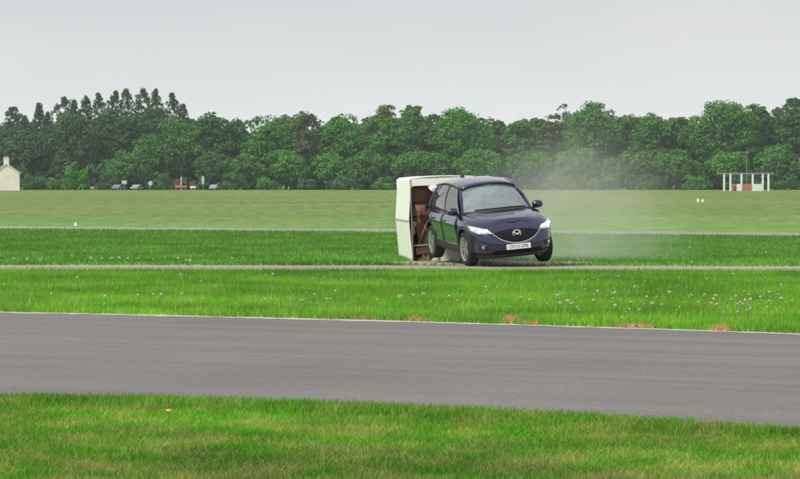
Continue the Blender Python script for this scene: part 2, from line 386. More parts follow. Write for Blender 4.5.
def grassy():
    # nearest verge, in front of the road
    P = scatter(170000, 13.5, 26, lambda x, y: y < ROAD_NEAR(x) - .02 + rng.normal(0, .05, len(x)))
    tag(blades('near_verge_grass', P, .045, .007, 2, .9), 'short bright and straw coloured turf in front of the road', 'grass')
    P = scatter(20000, 18, 26, lambda x, y: (y < ROAD_NEAR(x) + .03) & (y > ROAD_NEAR(x) - .9 + rng.uniform(0, .7, len(x))))
    tag(blades('road_edge_grass', P, .075, .009, 2, .6), 'taller fresh green grass fringe along the near road edge', 'grass')
    # middle verge, between road and runway strip
    def midkeep(x, y): return (y > ROAD_FAR(x) - .04 + np.abs(rng.normal(0, .10, len(x)))) & (y < STRIP_NEAR(x) - .5 + rng.normal(0, .12, len(x)))
    P = scatter(270000, 29, 54.5, midkeep)
    tag(blades('middle_verge_grass', P, .085, .012, 1, .6), 'bright green grass between the road and the runway strip', 'grass')
    P = scatter(700, 30, 53, midkeep)
    tag(blades('dry_stems', P, .26, .008, 1, .35, mat('dry_stem', (.42, .36, .16), .9, noise=.3, nscale=40)), 'thin dry seed stems standing in the bright grass', 'grass')
    # behind the strip
    P = scatter(150000, 55, 112, lambda x, y: (y > STRIP_FAR(x) + .1) & (rng.random(len(x)) < np.clip((112 - y) / 40, 0, 1)) & (y < PATH_NEAR(x) - 1.2) & (((x - 1.9) / 2.5) ** 2 + ((y - 57.2) / 1.7) ** 2 > rng.uniform(.7, 1.1, len(x))))
    tag(blades('field_grass', P, .08, .03, 1, .8), 'darker green rough grass behind the runway strip', 'grass')
grassy()

# ------------------------------------------------------------------ trees
def leaf_mat(name, c, c2):
    m, nt, b = new_mat(name); n, l = nt.nodes.new, nt.links.new
    at = n('ShaderNodeAttribute'); at.attribute_name = 'rnd'
    r = n('ShaderNodeValToRGB'); r.color_ramp.elements[0].color = (*c, 1); r.color_ramp.elements[1].color = (*c2, 1)
    r.color_ramp.elements[0].position = .15; r.color_ramp.elements[1].position = .85
    l(at.outputs['Fac'], r.inputs[0]); l(r.outputs[0], b.inputs['Base Color'])
    b.inputs['Roughness'].default_value = .7; b.inputs['Specular IOR Level'].default_value = .25
    tr = n('ShaderNodeBsdfTranslucent'); l(r.outputs[0], tr.inputs[0])
    ms = n('ShaderNodeMixShader'); ms.inputs[0].default_value = .25
    l(b.outputs[0], ms.inputs[1]); l(tr.outputs[0], ms.inputs[2]); l(ms.outputs[0], nt.nodes['Material Output'].inputs[0])
    return m
LEAF = {
    'pine': leaf_mat('leaf_pine', (.042, .102, .040), (.098, .190, .066)),
    'dark': leaf_mat('leaf_dark', (.036, .118, .032), (.092, .228, .052)),
    'mid': leaf_mat('leaf_mid', (.050, .158, .030), (.128, .305, .050)),
    'bright': leaf_mat('leaf_bright', (.046, .185, .028), (.130, .355, .046)),
    'olive': leaf_mat('leaf_olive', (.070, .146, .034), (.160, .262, .056)),
    'brown': leaf_mat('leaf_brown', (.080, .120, .044), (.152, .200, .070)),
}
M_BARK = mat('bark', (.09, .07, .05), .95, noise=.5, nscale=4, bump=.6)

def leaves(cent, rad, per, size, name, m, squash=.8, tone=None):
    """leaf sprays on the outer shells of clumps"""
    k = len(cent); n = k * per
    c = np.repeat(cent, per, 0); r = np.repeat(rad, per)
    d = rng.normal(size=(n, 3)); d /= np.linalg.norm(d, axis=1)[:, None]
    low = d[:, 2] < -.35; d[low, 2] *= -1
    p = c + d * (r * rng.uniform(.55, 1.08, n))[:, None] * np.array([1, 1, squash])
    nor = d + rng.normal(0, .45, (n, 3)); nor[:, 2] += .15; nor /= np.linalg.norm(nor, axis=1)[:, None]
    t = np.cross(nor, rng.normal(size=(n, 3))); t /= np.linalg.norm(t, axis=1)[:, None]
    b = np.cross(nor, t); s = size * rng.uniform(.55, 1.25, n)
    t = t * s[:, None]; b = b * (s * .62)[:, None]
    v = np.stack([p - t * .5, p - b * .5 + nor * (s * .1)[:, None], p + t * .5, p + b * .5 + nor * (s * .1)[:, None]], 1).reshape(-1, 3)
    f = np.arange(n * 4).reshape(-1, 4)
    ct = np.repeat(np.clip(rng.normal(.5, .24, k), 0, 1) if tone is None else tone, per)
    a = np.clip(ct * .65 + rng.uniform(0, .35, n), 0, 1)
    return fast_mesh(name, v, f, m, np.repeat(a, 4))

def trunk_mesh(H, r0, limbs, top=.7):
    mb = MB()
    bend = [(random.uniform(-.3, .3) * i / 4, random.uniform(-.3, .3) * i / 4, H * top * i / 4) for i in range(5)]
    bend[0] = (0, 0, -.2)
    mb.tube(bend, [r0 * 1.25, r0, r0 * .75, r0 * .5, r0 * .2], 8)
    for _ in range(limbs):
        z = random.uniform(.25, .6) * H; a = random.uniform(0, 6.28); ln = random.uniform(.15, .28) * H
        p0 = Vector((0, 0, z)); d = Vector((math.cos(a), math.sin(a), .7))
        mb.tube([p0, p0 + d * ln * .5, p0 + d * ln + Vector((0, 0, ln * .25))], [r0 * .4, r0 * .28, r0 * .1], 6)
    return mb

def tree(name, px, top, wpx, kind, Y, label, form='oak', base=.06, group='trees along the edge of the airfield', leaf=.62, per=None, dens=1.0, cat='tree'):
    X = pxx(px, Y); H = pzz(top, Y); W = wpx / FPX * Y
    t = empty(name, (X, Y, 0)); tag(t, label, cat, group)
    cen = []; rad = []; lobes = []
    if form == 'oak':
        zc, rz, rx = H * (base + 1) / 2, H * (1 - base) / 2, W / 2
        nl = int(15 + W * H * .055)
        for i in range(nl):
            d = rng.normal(size=3); d /= np.linalg.norm(d); d[1] = -abs(d[1]) if rng.random() < .75 else d[1]
            if i == 0: d = np.array([rng.uniform(-.15, .15), -.1, 1.0])
            RL = min(max(rng.uniform(.17, .29) * W, 1.1), 3.6)
            q = np.array([d[0] * max(rx - RL * .9, .3), d[1] * max(rx * .8 - RL * .9, .3), d[2] * max(rz - RL * .85, .3)]) * rng.uniform(.82, 1.0)
            q[2] = min(zc + q[2], H - RL * .85); q[2] = max(q[2], RL * .6)
            lobes.append((q, RL))
            e = rng.normal(size=(10, 3)); e /= np.linalg.norm(e, axis=1)[:, None]; e[:, 1] = np.where(rng.random(10) < .7, -np.abs(e[:, 1]), e[:, 1]); e[e[:, 2] < -.5, 2] *= -1
            for v_ in e:
                cen.append(q + v_ * RL * np.array([.78, .78, .62]) * rng.uniform(.85, 1.05)); rad.append(RL * rng.uniform(.32, .50))
            cen.append(q); rad.append(RL * .8)
        sq = .8
    elif form == 'column':                                          # narrow, tall row trees
        n = int(H * 17 * dens)
        for i in range(n):
            u = (i + rng.random()) / n; z = H * (base + (1 - base) * u)
            prof = W / 2 * (1.25 if u < .55 else 1.25 * max(0, 1 - ((u - .55) / .45) ** (1.3 + .5 * math.sin(X * 3.7))) + .05) * (1 + .22 * math.sin(17 * u + X * 2.3) * (u > .5))
            a = rng.uniform(0, 6.28); q = math.sqrt(rng.uniform(.02, 1)) * prof
            r = rng.uniform(.25, .5)
            cen.append((math.cos(a) * q + .35 * math.sin(6 * u + X), math.sin(a) * q, min(z + rng.normal(0, .4), H - r * .9))); rad.append(r)
        sq = 1.7
    elif form == 'open':                                            # sparse, twiggy crown
        n = int((70 + W * H * .25) * dens)
        for i in range(n):
            d = rng.normal(size=3); d /= np.linalg.norm(d); rr = rng.uniform(.2, .95)
            cen.append((d[0] * W / 2 * rr, d[1] * W / 2 * rr, min(H * (.66 + .32 * d[2] * rr), H - .6))); rad.append(rng.uniform(.6, 1.2))
        sq = .8
    else:                                                           # shrub
        n = int((12 + W * H * .5) * dens)
        for i in range(n):
            d = rng.normal(size=3); d /= np.linalg.norm(d); d[2] = abs(d[2]); rr = rng.uniform(.35, .86)
            r = min(rng.uniform(.10, .2) * W, 1.3)
            cen.append((d[0] * W / 2 * rr, d[1] * W / 2 * rr, max(r * .5, min(d[2] * H * rr * 1.05, H - r * .7)))); rad.append(r)
        sq = .85
    cen = np.array(cen); rad = np.array(rad)
    per_ = per or {'oak': 34, 'column': 22, 'open': 34, 'shrub': 60}[form]
    cr = link('crown', leaves(cen, rad, per_, leaf, 'crown', LEAF[kind], sq), t)
    tm = trunk_mesh(H, max(.12, H * .018), 3 if form != 'shrub' else 2, .75 if form != 'shrub' else .5)
    tm.build('trunk', M_BARK, t, True)
    return t

# the row of tall narrow trees at the left (photo column, top row, width)
COLS = [(12, 108, 20, 'pointed narrow conifer nearest the cream house, lowest of the tall row'),
        (25, 117, 20, 'low dark row tree between the pointed conifer and the first tall pair'),
        (38, 104, 20, 'dark narrow row tree standing alone left of the first gap in the tall row'),
        (49, 113, 15, 'low slim tree filling the first gap in the tall row'),
        (63, 98, 22, 'broad-topped dark row tree right of the first gap'),
        (76, 101, 15, 'slim row tree above the rounded bright bush'),
        (86, 97, 16, 'slim dark row tree right of the one above the bright bush'),
        (100, 94, 17, 'tall row tree seventh from the right end of the tall row'),
        (114, 92, 17, 'tall row tree sixth from the right end of the tall row'),
        (128, 90, 18, 'tall row tree fifth from the right end of the tall row'),
        (142, 89, 17, 'tallest narrow tree of the row, fourth from its right end'),
        (157, 90, 19, 'tall row tree third from the right end of the tall row'),
        (171, 94, 17, 'tall row tree second from the right end, above the spreading oak'),
        (184, 105, 18, 'shorter narrow tree ending the tall row on the right')]
for px, tp, wd, lb in COLS:
    tree('row_tree', px, tp, wd * random.uniform(1.2, 1.5), 'pine', 622 + random.uniform(-6, 6), lb, 'column', .03, 'tall narrow trees in a row', leaf=.42)
TREES = [  # px, top, width, kind, distance, form, label
    (-14, 117, 44, 'dark', 612, 'oak', 'dark tree cut by the left edge of the picture behind the cream house'),
    (26, 128, 60, 'pine', 606, 'oak', 'low dark blue-green tree just right of the cream house chimney'),
    (72, 112, 62, 'pine', 604, 'oak', 'dark blue-green tree behind the rounded bright bush'),
    (114, 107, 60, 'pine', 611, 'oak', 'shaded tree at the foot of the tall row, left of the spreading oak'),
    (150, 105, 56, 'pine', 612, 'oak', 'shaded tree filling the row behind the spreading oak'),
    (172, 117, 88, 'mid', 602, 'oak', 'wide spreading green oak in front of the right end of the tall row'),
    (126, 149, 58, 'mid', 597, 'oak', 'low round green tree above the parked vehicles'),
    (211, 111, 56, 'dark', 605, 'oak', 'dark rounded tree right of the spreading oak'),
    (236, 119, 42, 'dark', 609, 'oak', 'dull dark tree in the dip left of the brightest green tree'),
    (267, 114, 58, 'bright', 600, 'oak', 'brightest fresh green tree in the left half of the wood'),
    (286, 111, 40, 'mid', 612, 'oak', 'green treetop showing behind the brightest tree and the brownish tree'),
    (305, 111, 42, 'brown', 601, 'oak', 'brownish upright tree between two fresh green trees'),
    (342, 112, 54, 'bright', 602, 'oak', 'fresh green tree right of the brownish tree'),
    (372, 111, 34, 'olive', 612, 'open', 'thin pale treetop behind the gap right of the fresh green tree'),
    (386, 104, 40, 'olive', 616, 'oak', 'hazy olive treetop rising highest left of the caravan'),
    (392, 116, 62, 'mid', 602, 'oak', 'broad green tree right behind the left edge of the caravan'),
    (412, 103, 44, 'mid', 611, 'oak', 'rounded high green tree behind the caravan'),
    (432, 112, 36, 'olive', 607, 'oak', 'olive tree in the dip left of the big dome-shaped tree'),
    (461, 106, 70, 'bright', 602, 'oak', 'big dome-shaped green tree above the car roof'),
    (497, 119, 36, 'brown', 608, 'oak', 'low rusty-topped tree at the dip right of the big dome-shaped tree'),
    (516, 117, 34, 'mid', 604, 'oak', 'low green tree with a twiggy tip above the windscreen'),
    (536, 118, 40, 'olive', 606, 'oak', 'olive tree right of the twiggy-tipped low tree'),
    (548, 112, 26, 'brown', 612, 'open', 'sparse half-bare treetop above the dust cloud'),
    (566, 103, 28, 'brown', 614, 'open', 'sparse ragged treetop left of the high dome right of the car'),
    (592, 101, 72, 'mid', 604, 'oak', 'high domed green tree right of the car above the dust'),
    (628, 111, 40, 'olive', 608, 'oak', 'olive tree on the falling shoulder right of the high dome'),
    (652, 113, 50, 'mid', 603, 'oak', 'green tree in the long dip between the two domes on the right'),
    (676, 112, 42, 'olive', 605, 'oak', 'pale olive tree at the right end of the long dip'),
    (722, 98, 92, 'mid', 602, 'oak', 'widest dome-shaped tree above the white-posted antenna frame'),
    (757, 102, 40, 'dark', 606, 'oak', 'dark tree between the widest dome and the right edge tree'),
    (775, 106, 30, 'olive', 611, 'oak', 'olive treetop in the narrow notch near the right edge'),
    (796, 96, 44, 'dark', 600, 'oak', 'tall dark tree at the right edge of the picture'),
    (838, 100, 60, 'mid', 604, 'oak', 'tree beyond the right edge of the picture'),
    (-52, 112, 60, 'dark', 606, 'oak', 'tree beyond the left edge of the picture'),
    # lower trees along the front of the wood
    (214, 150, 46, 'dark', 592, 'oak', 'low dark tree above the white post at the wood edge'),
    (246, 152, 40, 'mid', 590, 'oak', 'low green tree under the dip left of the brightest tree'),
    (290, 150, 44, 'bright', 590, 'oak', 'low bright tree at the foot of the brightest green tree'),
    (328, 152, 44, 'bright', 590, 'oak', 'low fresh green tree between the brownish tree and the caravan'),
    (366, 148, 50, 'mid', 590, 'oak', 'low green tree just left of the caravan'),
    (420, 150, 60, 'mid', 590, 'oak', 'low green tree seen right above the caravan top edge'),
    (480, 146, 56, 'bright', 590, 'oak', 'low bright tree seen right above the car roof'),
    (530, 148, 54, 'mid', 590, 'oak', 'low tree in the thickest dust right of the car roof'),
    (578, 146, 56, 'mid', 590, 'oak', 'low dust-veiled tree under the high dome right of the car'),
    (628, 150, 56, 'olive', 590, 'oak', 'low olive tree under the long dip'),
    (676, 148, 54, 'mid', 590, 'oak', 'low tree left of the white-posted antenna frame'),
    (728, 152, 52, 'bright', 590, 'oak', 'low tree right behind the antenna mast'),
    (778, 144, 56, 'mid', 590, 'oak', 'low tree behind the right end of the antenna frame'),
]
for px, tp, wd, kd, Y, fm, lb in TREES:
    tree('broadleaf_tree', px, tp, wd, kd, Y, lb, fm, .02 if tp > 140 else .06)
SHRUBS = [(4, 166, 26, 'dark', 556, 'dark shrub partly hiding the left side of the cream house'),
          (36, 172, 36, 'dark', 575, 'low dark bush right of the cream house wall'),
          (57, 174, 24, 'olive', 572, 'low olive bush left of the rounded bright bush'),
          (76, 162, 30, 'bright', 565, 'rounded bright green bush standing in front of the tall row'),
          (106, 174, 30, 'pine', 585, 'shaded bush behind the bluish parked car'),
          (160, 172, 30, 'dark', 584, 'dark bush between the round white sign and the red equipment'),
          (232, 170, 34, 'dark', 584, 'dark bush right of the small pale car'),
          (268, 174, 34, 'mid', 584, 'low bush at the foot of the brightest tree'),
          (306, 176, 28, 'dark', 584, 'low bush at the foot of the brownish tree'),
          (346, 174, 38, 'dark', 584, 'low dark bush nearest the left of the caravan'),
          (384, 176, 30, 'mid', 584, 'low bush touching the caravan outline on the left'),
          (560, 172, 40, 'olive', 584, 'low dusty bush just right of the car'),
          (604, 174, 40, 'mid', 584, 'low bush in the thinning dust'),
          (650, 172, 42, 'dark', 584, 'low dark bush beyond the two white markers, left of the antenna frame'),
          (694, 174, 40, 'mid', 584, 'low bush beside the left end of the antenna frame'),
          (740, 172, 46, 'dark', 584, 'low dark bush seen between the white posts'),
          (786, 172, 40, 'dark', 584, 'low dark bush at the right edge beside the antenna frame')]
for px, tp, wd, kd, Y, lb in SHRUBS:
    tree('bush', px, tp, wd, kd, Y, lb, 'shrub', 0, 'bushes along the foot of the wood', .5, cat='bush')

def undergrowth():
    n = 6000
    c = np.column_stack([rng.uniform(-170, 170, n), rng.uniform(626, 646, n), np.minimum(rng.uniform(.3, 16.6, n), rng.uniform(10, 16.6, n))])
    c[:1700, 1] = rng.uniform(598, 618, 1700); c[:1700, 2] = rng.uniform(.2, 4.5, 1700)
    o = link('woodland_undergrowth', leaves(c, rng.uniform(1.4, 2.4, n), 34, 1.3, 'woodland_undergrowth', LEAF['pine']))
    tag(o, 'dense shaded undergrowth and rear trees of the wood', 'wood', kind='stuff')
undergrowth()
# ------------------------------------------------------------------ the car
M_PAINT = mat('navy_paint', (.008, .007, .056), .2, .3, .5, coat=1.0)
M_CLAD = mat('black_plastic', (.018, .018, .02), .55, noise=.3, nscale=30)
M_RUBBER = mat('rubber', (.016, .016, .017), .85, noise=.3, nscale=25)
M_DARKIN = mat('cabin_trim', (.035, .035, .038), .8, noise=.3, nscale=12)
M_SEAT = mat('seat_cloth', (.05, .05, .055), .9, noise=.3, nscale=20)
M_CHROME = mat('chrome', (.75, .75, .78), .12, 1.0)
M_WING = mat('satin_chrome', (.48, .48, .52), .28, 1.0)
M_BADGE = mat('badge_metal', (.85, .85, .88), .35, .25)
M_ALLOY = mat('alloy', (.62, .63, .66), .28, .9)
M_GRILLE = mat('grille_black', (.006, .006, .007), .7, spec=.15)
M_LAMP = mat('headlamp_lit', (.42, .42, .46), .12, .5, emit=(1, .97, .94), estr=.30)
M_BULB = mat('headlamp_projector', (1, 1, 1), .1, emit=(1, .98, .95), estr=6)
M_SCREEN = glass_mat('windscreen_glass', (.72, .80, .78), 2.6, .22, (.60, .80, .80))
M_GLASS = glass_mat('side_glass', (.30, .34, .34), 2.7, .12, (.5, .55, .55))
M_PLATE = mat('plate_white', (.80, .80, .86), .4, noise=.05)
M_INK = mat('plate_ink', (.03, .03, .035), .5)
M_REDL = mat('tail_lamp', (.35, .01, .01), .15)
M_SATIN = mat('satin_trim', (.55, .55, .58), .3, .8)

car = empty('estate_car')
tag(car, 'dark navy sport utility car with lit headlights, leaning, its rear wheel off the ground', 'car')
yaw, roll, pitch = R(14.0), R(5.2), R(2.4)
RFL = Vector((0, -.885, 0))
cw = gp(466.5, 266.2)
car.matrix_world = Matrix.Translation(cw) @ Matrix.Rotation(yaw - R(90), 4, 'Z') @ Matrix.Rotation(pitch, 4, 'Y') @ Matrix.Rotation(roll, 4, 'X') @ Matrix.Translation(-RFL)

XC, ZB = -1.3, .23
TT = [0, .1, .25, .4, .55, .7, .82, .92, 1.0]
FX = [.80, .885, .935, .945, .93, .89, .83, .75, .64]
RX = [-3.42, -3.52, -3.58, -3.59, -3.57, -3.53, -3.49, -3.45, -3.40]
BW = [.80, .865, .895, .905, .915, .92, .912, .885, .82]
def ti(t, arr): return float(np.interp(t, TT, arr))
def ztop(x): return float(np.interp(x, [-3.6, -3.0, -2.0, -.7, -.3, 0, .35, .6, .8, .95], [1.10, 1.09, 1.06, 1.035, 1.03, 1.0, .945, .895, .84, .79]))
def side_y(x, t):
    a = (ti(t, FX) - XC) if x > XC else (XC - ti(t, RX)); n = 6.5 if x > XC else 8
    u = min(abs(x - XC) / a, 1); return ti(t, BW) * (1 - u ** n) ** (1 / 3.5)
def zt(x, t): return ZB + t * (ztop(x) - ZB)
def front_x(y, t):
    return XC + (ti(t, FX) - XC) * (1 - min(abs(y) / ti(t, BW), 1) ** 3.5) ** (1 / 6.5)
def front_pt(y, z, off=0.0):
    x = .8
    for _ in range(8):
        t = min(max((z - ZB) / (ztop(x) - ZB), 0), 1); x = front_x(y, t)
    e = .02
    xa = front_x(y + e, t); xb = front_x(y - e, t)
    n = Vector((1, -(xa - xb) / (2 * e), .15)).normalized()
    return Vector((x, y, z)) + n * off
def side_pt(x, t, s, off=0.0):
    return Vector((x, s * (side_y(x, t) + off), zt(x, t)))

def car_body():
    U, V, F, mi = 64, [], [], []
    ts = np.linspace(0, 1, 17)
    # half outline from nose centre (k=0) round the left side to the tail centre (k=U)
    half = []
    for k in range(U + 1):
        a = math.pi * k / U; half.append((math.cos(a), math.sin(a)))
    def op(k, t, s):
        c, q = half[k]
        n = 6.5 if c > 0 else 8
        a = (ti(t, FX) - XC) if c > 0 else (XC - ti(t, RX))
        x = XC + math.copysign(a * abs(c) ** (2 / n), c); y = ti(t, BW) * abs(q) ** (2 / 3.5)
        return (x, s * y, zt(x, t))
    ring = [(k, 1) for k in range(U + 1)] + [(k, -1) for k in range(U - 1, 0, -1)]
    nr = len(ring)
    for t in ts:
        for k, s in ring: V.append(op(k, t, s))
    for i in range(len(ts) - 1):
        for j in range(nr):
            F.append((i * nr + j, i * nr + (j + 1) % nr, (i + 1) * nr + (j + 1) % nr, (i + 1) * nr + j)); mi.append(2 if i < 2 else 0)
    # top: rows from the left rim to the right rim
    top0 = (len(ts) - 1) * nr; M = 12; rows = []
    for k in range(1, U):
        l_ = top0 + k; r_ = top0 + nr - k
        x, y, z = V[l_]; crown = .06 if x > -.35 else 0.0
        row = [l_]
        for m in range(1, M):
            yy = y * (1 - 2 * m / M); V.append((x, yy, z + crown * (1 - (yy / y) ** 2) * min(1, y / .4))); row.append(len(V) - 1)
        row.append(r_); rows.append(row)
    for a, b in zip(rows[:-1], rows[1:]):
        for m in range(M):
            F.append((a[m], b[m], b[m + 1], a[m + 1])); mi.append(1 if V[a[m]][0] < -.42 and V[a[m]][0] > -3.3 else 0)
    for row, tip in ((rows[0], top0), (rows[-1], top0 + U)):
        for m in range(M): F.append((row[m], row[m + 1], tip)); mi.append(0)
    F.append(tuple(range(nr - 1, -1, -1))); mi.append(2)
    me = bpy.data.meshes.new('body'); me.from_pydata(V, [], F)
    for m in (M_PAINT, M_DARKIN, M_CLAD): me.materials.append(m)
    me.polygons.foreach_set('material_index', mi)
    bm = bmesh.new(); bm.from_mesh(me); bmesh.ops.remove_doubles(bm, verts=bm.verts, dist=1e-4)
    bmesh.ops.recalc_face_normals(bm, faces=bm.faces); bm.to_mesh(me); bm.free()
    o = link('body', me)
    # wheel arches cut out of the shell
    cut = MB()
    for x in (0, -2.7):
        for s in (1, -1):
            n = 40
            v = [(x + .405 * math.cos(2 * math.pi * k / n), yy, .385 + .405 * math.sin(2 * math.pi * k / n)) for yy in (s * .56, s * 1.1) for k in range(n)]
            cut.add(v, [(k, (k + 1) % n, n + (k + 1) % n, n + k) for k in range(n)] + [tuple(range(n)), tuple(range(2 * n - 1, n - 1, -1))])
    co = cut.build('cut', M_CLAD)
    md = o.modifiers.new('b', 'BOOLEAN'); md.object = co; md.operation = 'DIFFERENCE'; md.solver = 'EXACT'
    try: md.material_mode = 'TRANSFER'
    except Exception: pass
    dg = bpy.context.evaluated_depsgraph_get()
    nm = bpy.data.meshes.new_from_object(o.evaluated_get(dg)); nm.name = 'body'
    o.modifiers.clear(); o.data = nm
    bpy.data.objects.remove(co)
    nm.polygons.foreach_set('use_smooth', [True] * len(nm.polygons)); nm.set_sharp_from_angle(angle=R(38))
    o.parent = car
    return o
body = car_body()

def patch(name, P, m, parent, th=0.0, smooth=True):
    """surface patch with a folded-in edge"""
    mb = MB().grid(P)
    o = mb.build(name, m, parent, smooth, 40)
    if th:
        md = o.modifiers.new('s', 'SOLIDIFY'); md.thickness = th; md.offset = 0
    return o

# doors, bonnet and wings' cladding lie on the shell
for s in (-1, 1):
    for x0, x1 in ((-.47, -1.62), (-1.64, -2.50)):
        P = []
        for i in range(13):
            x = x0 + (x1 - x0) * i / 12
            row = []
            for j in range(11):
                t = .20 + .775 * j / 10
                xx = x
                if x1 < -2 : # rear door is cut back round the wheel arch
                    zz = zt(x, t); d2 = .455 ** 2 - (zz - .385) ** 2
                    if d2 > 0: xx = max(x, -2.7 + math.sqrt(d2))
                crease = .012 * math.exp(-((t - .74) / .05) ** 2) - .014 * math.exp(-((t - .40) / .14) ** 2)
                row.append(side_pt(xx, t, s, .008 + crease))
            P.append(row)
        d = patch('door', P, M_PAINT, car, .012)
        hx = x1 + .20; hz = .80
        h = MB().bar([side_pt(hx + .11, hz, s, .035), side_pt(hx, hz, s, .05), side_pt(hx - .11, hz, s, .035)], .022, .03).build('door_handle', M_PAINT, d, True)
    sill = MB()
    P = [[side_pt(-.42 - 1.86 * i / 10, t, s, o_) for t, o_ in ((.02, .012), (.10, .022), (.19, .016), (.2, .0))] for i in range(11)]
    sill.grid(P); sill.build('sill_cladding', M_CLAD, car, True)
    for xw in (0, -2.7):
        P = []
        for k in range(25):
            a = R(-18 + 216 * k / 24); row = []
            for rr, o_ in ((.400, -.01), (.402, .018), (.452, .016), (.46, .0)):
                x = xw + rr * math.cos(a); z = .385 + rr * math.sin(a)
                t = min(max((z - ZB) / (ztop(x) - ZB), 0), .98); row.append(Vector((x, s * (side_y(x, t) + o_), z)))
            P.append(row)
        patch('arch_trim', P, M_CLAD, car, .006)
P = []
for i in range(17):
    x = .66 - 1.02 * i / 16; yr = side_y(x, 1.0) * .90; row = []
    for j in range(17):
        y = yr * (1 - 2 * j / 16); f = y / max(side_y(x, 1.0), .01)
        rib = .022 * math.exp(-((abs(y) - .40 - .16 * (0.66 - x)) / .045) ** 2) * min(1, max(0, (.60 - x) / .35))
        row.append(Vector((x + .06 * (1 - (y / .8) ** 2) - .06, y, ztop(x) + .06 * (1 - f * f) * min(1, side_y(x, 1.0) / .4) + .006 * min(1, (.68 - x) / .12) - .004 + rib)))
    P.append(row)
bon = patch('bonnet', P, M_PAINT, car, .01)
for j in (0, 16):
    MB().tube([P[i][j] + Vector((0, .004 if j else -.004, .003)) for i in range(17)], .007, 5).build('shut_line', M_GRILLE, bon, True)

# greenhouse
def roof_z(x): return float(np.interp(x, [-3.35, -3.1, -2.7, -2.2, -1.7, -1.3, -1.05], [1.55, 1.62, 1.67, 1.70, 1.70, 1.665, 1.61]))
def rail_y(x): return float(np.interp(x, [-3.35, -2.6, -1.8, -1.2], [.54, .60, .625, .60]))
def rail(x, s): return Vector((x, s * rail_y(x), roof_z(x) - .095))
P = []
for i in range(21):
    x = -1.08 - 2.27 * i / 20; row = []
    for j in range(15):
        f = 1 - 2 * j / 14; yr = rail_y(x) + .015
        xo = .10 * (1 - f * f) if i == 0 else 0
        row.append(Vector((x + (.12 * (1 - f * f)) * (1 - i / 20) ** 3, yr * f, roof_z(x) - .095 * abs(f) ** 2.6)))
    P.append(row)
patch('roof', P, M_PAINT, car, .03)
cowl_c, cowl_k = Vector((-.12, 0, 1.085)), (-.52, .755, 1.045)
top_c = Vector((-.97, 0, 1.585)); top_k = (-1.17, .575, 1.535)
def curve3(c, k, f):                                   # f in -1..1 across the car
    return Vector((c.x + (k[0] - c.x) * abs(f) ** 2.2, k[1] * f, c.z + (k[2] - c.z) * f * f))
P = []
for i in range(13):
    u = i / 12; row = []
    for j in range(21):
        f = (1 - 2 * j / 20) * .965
        a, b = curve3(cowl_c, cowl_k, f), curve3(top_c, top_k, f)
        p = a.lerp(b, u); p += Vector((.03, 0, .05)) * math.sin(math.pi * u) * .7; row.append(p)
    P.append(row)
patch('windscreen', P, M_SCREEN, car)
# dark ceramic band and wiper scuttle along the bottom of the screen
P = [[curve3(cowl_c, cowl_k, 1 - 2 * j / 20) + Vector((o_[0], 0, o_[1])) for o_ in ((.09, -.035), (.05, .02), (-.03, .032))] for j in range(21)]
patch('scuttle', P, M_CLAD, car, .01)
for y0, y1 in ((.62, .02), (.06, -.52)):
    q = [curve3(cowl_c, cowl_k, y / .755) + Vector((-.055, 0, .055)) for y in np.linspace(y0, y1, 6)]
    MB().bar(q, .02, .018).build('wiper', M_CLAD, car)
for s in (-1, 1):
    a, b = Vector((cowl_k[0], s * cowl_k[1], cowl_k[2])), Vector((top_k[0], s * top_k[1], top_k[2]))
    m_ = a.lerp(b, .5) + Vector((.02, s * .02, .035))
    MB().bar([a + Vector((.06, 0, -.05)), m_, b, rail(-1.35, s)], .052, .065).build('pillar', M_PAINT, car, True)
    # belt: from mirror to tail
    def belt(x): return Vector((x, s * float(np.interp(x, [-3.4, -2.6, -1.6, -.5], [.72, .80, .825, .79])), float(np.interp(x, [-3.4, -2.9, -2, -.5], [1.22, 1.15, 1.085, 1.045]))))
    MB().bar([belt(x) for x in np.linspace(-.5, -3.3, 15)], .03, .03).build('belt_trim', M_SATIN if False else M_CLAD, car, True)
    for xb, xt, wd in ((-1.64, -1.78, .10), (-2.52, -2.58, .09)):
        MB().bar([belt(xb) + Vector((0, 0, -.02)), belt(xb).lerp(rail(xt, s), .5) + Vector((0, s * .015, 0)), rail(xt, s)], wd, .03, up=(0, s, 0)).build('pillar', M_CLAD, car, True)
    dpil = [[belt(x0).lerp(rail(x1, s), u) + Vector((0, s * (.012 + .03 * math.sin(math.pi * u)), 0)) for x0, x1 in ((-2.98, -2.82), (-3.15, -3.05), (-3.42, -3.35))] for u in np.linspace(-.25, 1, 9)]
    patch('rear_pillar', dpil, M_PAINT, car, .02)
    for nm, (xa, xb), (ta, tb) in (('side_window', (-.56, -1.60), (-1.22, -1.745)), ('side_window', (-1.69, -2.48), (-1.83, -2.545)), ('quarter_window', (-2.57, -2.98), (-2.63, -2.84))):
        P = []
        for i in range(9):
            u = i / 8; row = []
            for j in range(9):
                f = j / 8
                p = belt(xa + (xb - xa) * f).lerp(rail(ta + (tb - ta) * f, s), u) + Vector((0, s * (.006 + .03 * math.sin(math.pi * u)), 0)); row.append(p)
            P.append(row)
        patch(nm, P, M_GLASS, car)
    # roof edge trim
    MB().bar([rail(x, s) + Vector((0, s * .012, .012)) for x in np.linspace(-1.2, -3.3, 15)], .03, .05).build('roof_rail', M_PAINT, car, True)
P = [[Vector((-3.40 + .02 * u - .0, .68 * f, 1.10)).lerp(Vector((-3.30, .52 * f, 1.50)), u) + Vector((-.10 * (1 - f * f) * (1 - u), 0, 0)) for f in np.linspace(-1, 1, 9)] for u in np.linspace(0, 1, 6)]
patch('rear_window', P, M_GLASS, car)
